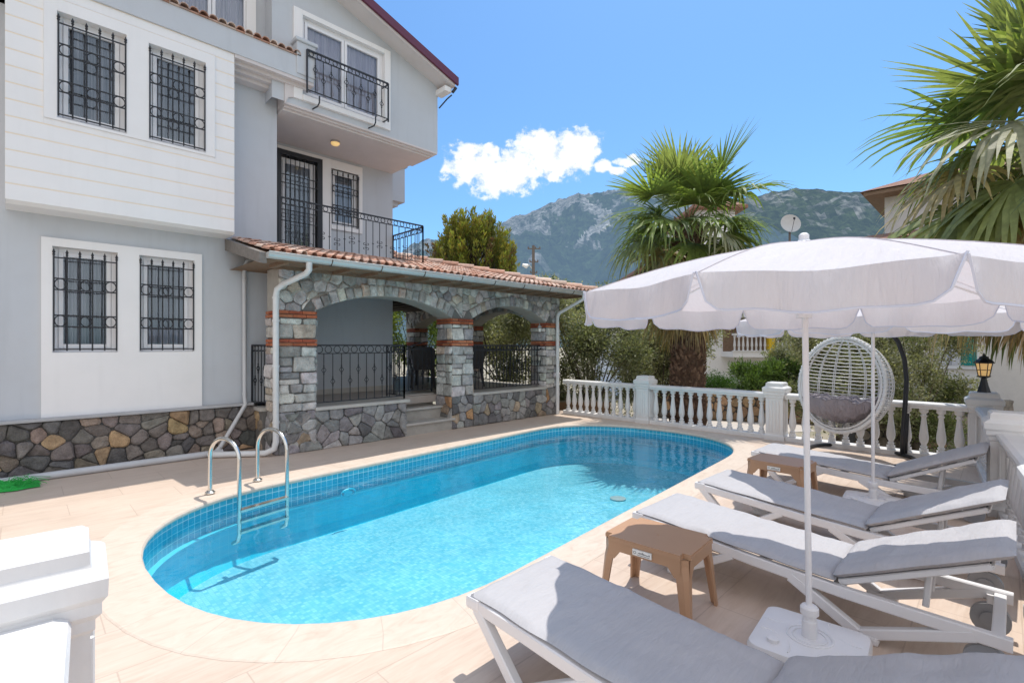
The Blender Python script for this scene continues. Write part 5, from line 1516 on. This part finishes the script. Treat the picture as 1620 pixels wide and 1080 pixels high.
mb=MB(); mb.box(hx-.09,hx-.05,.54,.86,1.05,2.0); mb.build('shutter',M['teal'],w_)
mb=MB(); mb.box(hx-1.3,hx,.35,2.3,-.35,-.25); mb.build('balcony_slab',M['white'],hB)
mb=MB(); mb.box(hx-1.25,hx-1.1,.35,2.3,.75,.85)
for i in range(11): mb.lathe([(k_[0]*1.3,k_[1]*1.55) for k_ in BP[::2]],(hx-1.18,.42+i*.18,-.25),8)
mb.build('balcony_railing',M['balus'],hB)
# satellite dish on a mast
x,y=W(13.8,24.5); sd_=thing('satellite_dish','grey satellite dish on a mast beside the palm crown','satellite dish',(x,y,2.6))
mb=MB(); mb.tube([(x,y,2.6),(x,y,7.4)],.05,8); mb.build('mast',M['woodpole'],sd_)
mb=MB(); fdir=Vector((-.75,-.62,.25)).normalized(); su=fdir.cross(Vector((0,0,1))).normalized(); sv=su.cross(fdir)
vs=[];m=20
for i in range(5):
    R=.48*i/4
    for k in range(m): a_=2*PI*k/m; vs.append(Vector((x,y,7.6))+su*R*math.cos(a_)+sv*R*math.sin(a_)+fdir*(.12*(i/4)**2))
mb.add(vs,[(i*m+k,i*m+(k+1)%m,(i+1)*m+(k+1)%m,(i+1)*m+k) for i in range(4) for k in range(m)])
mb.build('dish',M['dish'],sd_,smooth=True)
mb=MB(); mb.tube([Vector((x,y,7.6))-sv*.45+fdir*.1,Vector((x,y,7.6))+fdir*.5],.012,5); mb.lathe([(.05,0),(.05,.1)],Vector((x,y,7.6))+fdir*.5,8); mb.build('arm',M['iron'],sd_)
# retaining walls
rw=thing('retaining_wall','low orange rubble retaining wall in the garden beyond the balustrade','garden wall',(*W(7.5,16.6),G))
A0=Vector((*W(4.8,17.6),0));A1=Vector((*W(9.9,15.9),0)); u_=(A1-A0).normalized(); n_=Vector((u_.y,-u_.x,0)); Lw=(A1-A0).length
fnw=lambda u,v,h:tuple(A0+u_*u+n_*h+Vector((0,0,v)))
mb=MB(); stones(mb,voronoi(0,Lw,G,.12,.24,1.7,.35),fnw,[((.42,.27,.16),4),((.34,.22,.13),3),((.30,.26,.22),2)],.02,.06,.05); mb.build('wall_stones',M['stone'],rw)
mb=MB(); mb.prism([(0,0),(Lw,0),(Lw,-1.0),(0,-1.0)],lambda u,v,h:tuple(A0+u_*u+n_*v*.5+Vector((0,0,G+h))),0,1.05); mb.build('wall_core',M['mortar'],rw)
rw2=thing('retaining_wall','dark rubble garden wall below the grey house on the right','garden wall',(*W(10,11.9),G))
A0=Vector((*W(8.4,12.1),0));A1=Vector((*W(12.5,12.3),0)); u_=(A1-A0).normalized(); n_=Vector((u_.y,-u_.x,0)); Lw=(A1-A0).length
fnw=lambda u,v,h:tuple(A0+u_*u+n_*h+Vector((0,0,v)))
mb=MB(); stones(mb,voronoi(0,Lw,G,.25,.24,1.4,.35),fnw,[((.30,.25,.20),4),((.24,.21,.18),3),((.36,.25,.16),1)],.02,.06,.05); mb.build('wall_stones',M['stone'],rw2)
mb=MB(); mb.prism([(0,0),(Lw,0),(Lw,-1.0),(0,-1.0)],lambda u,v,h:tuple(A0+u_*u+n_*v*.5+Vector((0,0,G+h))),0,1.15); mb.build('wall_core',M['mortar'],rw2)
x,y=W(1.7,13.2); pb=thing('planter_box','long brown planter behind the left part of the balustrade','planter',(x,y,G),-PI/4)
mb=MB(); mb.bbox(-.9,.9,-.2,.2,0,1.05,.02); mb.build('box',M['terra'],pb,True)
mb=MB(); mb.box(-.85,.85,-.16,.16,1.05,1.07); mb.build('soil',M['dirt'],pb,True)
# utility pole
x,y=W(1.95,45); up=thing('utility_pole','dark power pole with crossarms and a street lamp above the porch roof','utility pole',(x,y,G))
def wr_(r,z,d=45): a_,b_=W(r,d); return (a_,b_,z)
mb=MB(); mb.tube([wr_(1.95,G),wr_(1.95,10.7)],[.2,.13],8); mb.build('pole',M['woodpole'],up)
for z,w in ((10.4,.65),(9.2,.45),(8.2,.35)):
    mb=MB(); mb.tube([wr_(1.95-w*.8,z),wr_(1.95+w,z)],.06,4); 
    for s_ in (-.7,.3,.9): mb.lathe([(.05,0),(.07,.06),(.04,.14)],wr_(1.95+w*s_,z+.05),6)
    mb.build('crossarm',M['woodpole'],up)
mb=MB(); mb.tube([wr_(1.95,8.4),wr_(1.6,8.9),wr_(1.3,8.9)],.04,6); mb.build('lamp_arm',M['dish'],up)
mb=MB(); mb.tube([wr_(1.5,8.92),wr_(1.3,8.8),wr_(.95,8.95)],[.1,.22,.12],8); mb.build('lamp_head',M['label'],up)

# ================================================================== MOUNTAINS
from mathutils import noise as mn
def mountain(name,label,sky,d0,d1,px0,px1,haze,hz,green,rock,seed,amp,nx=340,ny=110,rough=.5,scar=False,rockbias=0):
    sx=[s[0] for s in sky];sy=[s[1] for s in sky]
    V=[];COL=[]
    for j in range(ny+1):
        v=j/ny; d=d0+(d1-d0)*v*1.25
        for i in range(nx+1):
            px=px0+(px1-px0)*i/nx; k=(px-810)/780; r=k*d1*(d/d1)**.35
            E=(546-np.interp(px,sx,sy))/780
            t=min(v*1.25*1.0,2-v*1.25)/1.0; t=max(0,min(1,(v*1.25)))
            top=E*d1
            if v*1.25<=1: z=top*(v*1.25)**1.25
            else: z=top*(1-(v*1.25-1)*2.0)
            p=Vector((r/900,d/900,seed))
            rn=mn.ridged_multi_fractal(p*1.6,.9,2.2,6,1.0,2.0)-.9
            fn_=mn.fractal(p*9,.8,2.1,5)
            m_=min(1,v*5)*(.18 if abs(v*1.25-1)<.03 else 1)*(1 if v*1.25<1 else .3)
            z=z+amp*m_*(rn*.75+fn_*.30)*(1-.62*(v*1.25 if v<.8 else 1)) 
            z+=amp*.06*mn.fractal(p*22,.9,2.0,4)
            a_,b_=W(r,d); V.append((a_,b_,max(z,0)-20*(1 if j==0 else 0)+G))
            rk=mn.fractal(p*7+Vector((5,0,0)),.8,2.1,5)*1.0+mn.fractal(p*30,.9,2.1,4)*.7+(z/max(top,1)-.72)*1.5+rockbias+(.25 if px<860 else 0)
            rk=max(0,min(1,rk*2.2-.1))
            if scar:
                hh=546-(z-1.6)/d*780
                for (xa,ya,xb,yb,wd) in ((917,318,931,345,6),(931,345,926,358,7),(940,338,930,356,4),(926,358,906,372,5),(906,372,892,384,3)):
                    tt=max(0,min(1,((px-xa)*(xb-xa)+(hh-ya)*(yb-ya))/((xb-xa)**2+(yb-ya)**2))); dd=math.hypot(px-xa-(xb-xa)*tt,(hh-ya-(yb-ya)*tt))
                    if dd<wd*(1+.6*fn_): rk=1.35
            g=.75+.5*mn.fractal(p*50,.8,2,3)
            c=[green[q]*(1-min(rk,1))*g+rock[q]*rk*(.85+.3*g) for q in range(3)]; COL.append(c)
    F=[];FC=[]
    for j in range(ny):
        for i in range(nx):
            a=j*(nx+1)+i; F.append((a,a+1,a+nx+2,a+nx+1)); FC.append(tuple(COL[a]))
    mb=MB(); mb.v=V; mb.f=F; mb.c=FC
    a=N(name+'_slope'); c=a.attr()
    f=a.noise(.035,6,.75,a.pos()); c=a.mix(1.0,c,a.ramp(f,[(.38,.25),(.62,1.8)]),'MULTIPLY')
    f=a.noise(.012,5,.7,a.pos()); c=a.mix(1.0,c,a.ramp(f,[(.3,.6),(.7,1.3)]),'MULTIPLY')
    d_=a.bsdf(c,.95,0,a.bump(a.noise(.03,6,.8,a.pos()),1.0,40),.0)
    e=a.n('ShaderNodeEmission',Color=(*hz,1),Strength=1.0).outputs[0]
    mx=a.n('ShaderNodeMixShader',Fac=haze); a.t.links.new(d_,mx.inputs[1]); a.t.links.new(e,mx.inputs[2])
    o=mb.build(name,a.done(mx.outputs[0]),None,smooth=False); return tag(o,label,None,None,'structure')
skyA=[(-300,500),(300,440),(600,415),(690,385),(740,372),(790,358),(830,345),(870,328),(915,312),(950,311),(985,303),(1020,301),(1060,312),(1100,335),(1200,370),(1500,420),(2000,480)]
skyB=[(900,470),(1000,420),(1080,350),(1150,318),(1200,310),(1240,302),(1280,297),(1330,303),(1375,300),(1420,312),(1500,330),(1650,380),(2000,440),(2300,500)]
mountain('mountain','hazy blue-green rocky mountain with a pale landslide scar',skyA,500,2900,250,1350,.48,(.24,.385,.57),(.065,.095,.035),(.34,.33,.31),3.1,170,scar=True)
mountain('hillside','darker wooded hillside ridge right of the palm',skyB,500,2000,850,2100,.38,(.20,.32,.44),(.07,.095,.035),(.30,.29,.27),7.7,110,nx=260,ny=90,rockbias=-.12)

# ================================================================== SKY, SUN, CAMERA
sunv=Vector((.30,.07,1)).normalized()
w=bpy.data.worlds.new('World'); sc.world=w; w.use_nodes=True; nt=w.node_tree; nt.nodes.clear()
a=N.__new__(N); a.m=None; a.t=nt; a.out=nt.nodes.new('ShaderNodeOutputWorld')
sky=a.n('ShaderNodeTexSky',{'sky_type':'NISHITA','sun_disc':False,'sun_elevation':math.asin(sunv.z),'sun_rotation':math.atan2(sunv.x,sunv.y),'air_density':1.0,'dust_density':1.2,'ozone_density':1.5,'altitude':50})
SKYSTR=.15
tc=nt.nodes.new('ShaderNodeTexCoord').outputs['Generated']
def dot(v): 
    d=a.n('ShaderNodeVectorMath',{'operation':'DOT_PRODUCT'}); nt.links.new(tc,d.inputs[0]); d.inputs[1].default_value=v; return d.outputs['Value']
q=1/math.sqrt(2)
fw=dot((q,q,0)); rt=dot((q,-q,0)); upz=dot((0,0,1))
fwc=a.math('MAXIMUM',fw,.02); uu=a.math('DIVIDE',rt,fwc); vv=a.math('DIVIDE',upz,fwc)
cmb=a.n('ShaderNodeCombineXYZ'); nt.links.new(uu,cmb.inputs[0]); nt.links.new(vv,cmb.inputs[1]); uvv=cmb.outputs[0]
nz=a.n('ShaderNodeTexNoise',Scale=14,Detail=8,Roughness=.62); nt.links.new(uvv,nz.inputs['Vector'])
nz2=a.n('ShaderNodeTexNoise',Scale=38,Detail=6,Roughness=.6); nt.links.new(uvv,nz2.inputs['Vector'])
blobs=[(738,262,34,30),(765,258,30,22),(790,286,52,24),(815,262,55,30),(853,236,40,28),(880,258,50,22),(912,226,34,22),(925,232,24,20),(778,240,14,12),(872,277,14,9),(924,252,16,10),(954,262,13,9),(990,256,20,7),(975,270,12,6),(998,250,9,6)]
mask=None
for (x,y,rx,ry) in blobs:
    du=a.math('MULTIPLY',a.math('SUBTRACT',uu,(x-810)/780),780/(rx*1.18)); dv=a.math('MULTIPLY',a.math('SUBTRACT',vv,(546-y)/780),780/(ry*1.2))
    s_=a.math('SUBTRACT',1.0,a.math('ADD',a.math('MULTIPLY',du,du),a.math('MULTIPLY',dv,dv)))
    mask=s_ if mask is None else a.math('MAXIMUM',mask,s_)
mask=a.math('MAXIMUM',mask,-1.5)
m1=a.math('ADD',mask,a.math('MULTIPLY',a.math('SUBTRACT',nz.outputs[0],.5),2.6)); m1=a.math('ADD',a.math('ADD',m1,.22),a.math('MULTIPLY',a.math('SUBTRACT',nz2.outputs[0],.5),3.0))
cm=a.ramp(m1,[(-.0,0.0),(.22,.10),(.46,.62),(.95,1.0)])
fwp=a.math('GREATER_THAN',fw,.05); cm=a.math('MULTIPLY',cm,fwp)
thin=a.n('ShaderNodeTexNoise',Scale=2.2,Detail=6,Roughness=.6); nt.links.new(a.scl(uvv,(1,2.2,1)),thin.inputs['Vector'])
cc=a.ramp(a.math('ADD',nz2.outputs[0],a.math('MULTIPLY',m1,.25)),[(.35,(5.6,5.9,6.5)),(.75,(7.8,7.9,8.0))])
TINT=(.72,1.10,1.38)
skc=a.mix(1.0,sky.outputs[0],(*TINT,1),'MULTIPLY')
skyc=a.mix(cm,skc,cc)
bk=a.ramp(fw,[(0.0,1.0),(.5,1.0)]); hz_=a.n('ShaderNodeTexNoise',Scale=2.0,Detail=5,Roughness=.6); nt.links.new(tc,hz_.inputs['Vector'])
back=a.math('MULTIPLY',a.ramp(a.math('MULTIPLY',fw,-1.0),[(.0,0.0),(.45,1.0)]),a.ramp(hz_.outputs[0],[(.30,.45),(.60,.95)]))
upc=a.ramp(upz,[(-.05,0.0),(.05,1.0)]); back=a.math('MULTIPLY',back,upc)
skyc=a.mix(back,skyc,(8.9,8.7,8.5))  # unseen white cloud behind the camera, added to brighten the shaded walls
bg=a.n('ShaderNodeBackground',Strength=SKYSTR); nt.links.new(skyc,bg.inputs[0]); nt.links.new(bg.outputs[0],a.out.inputs[0])
sl=bpy.data.lights.new('sun','SUN'); sl.energy=3.9; sl.angle=math.radians(.5); sl.color=(1,.95,.87)
so=bpy.data.objects.new('sun',sl); C.objects.link(so); so.rotation_euler=sunv.to_track_quat('Z','Y').to_euler(); so.location=(0,0,20)
cam=bpy.data.cameras.new('camera'); co=bpy.data.objects.new('camera',cam); C.objects.link(co); sc.camera=co
co.location=(0,0,1.6); co.rotation_euler=(PI/2,0,-PI/4); cam.sensor_width=36; cam.lens=780/1620*36; cam.shift_y=6/1620*1.0; cam.clip_start=.05; cam.clip_end=20000
sc.view_settings.view_transform='Standard'; sc.view_settings.look='None'; sc.view_settings.exposure=0; sc.view_settings.gamma=1
sc.render.engine='CYCLES'; sc.cycles.max_bounces=8; sc.cycles.transparent_max_bounces=12; sc.cycles.sample_clamp_indirect=6
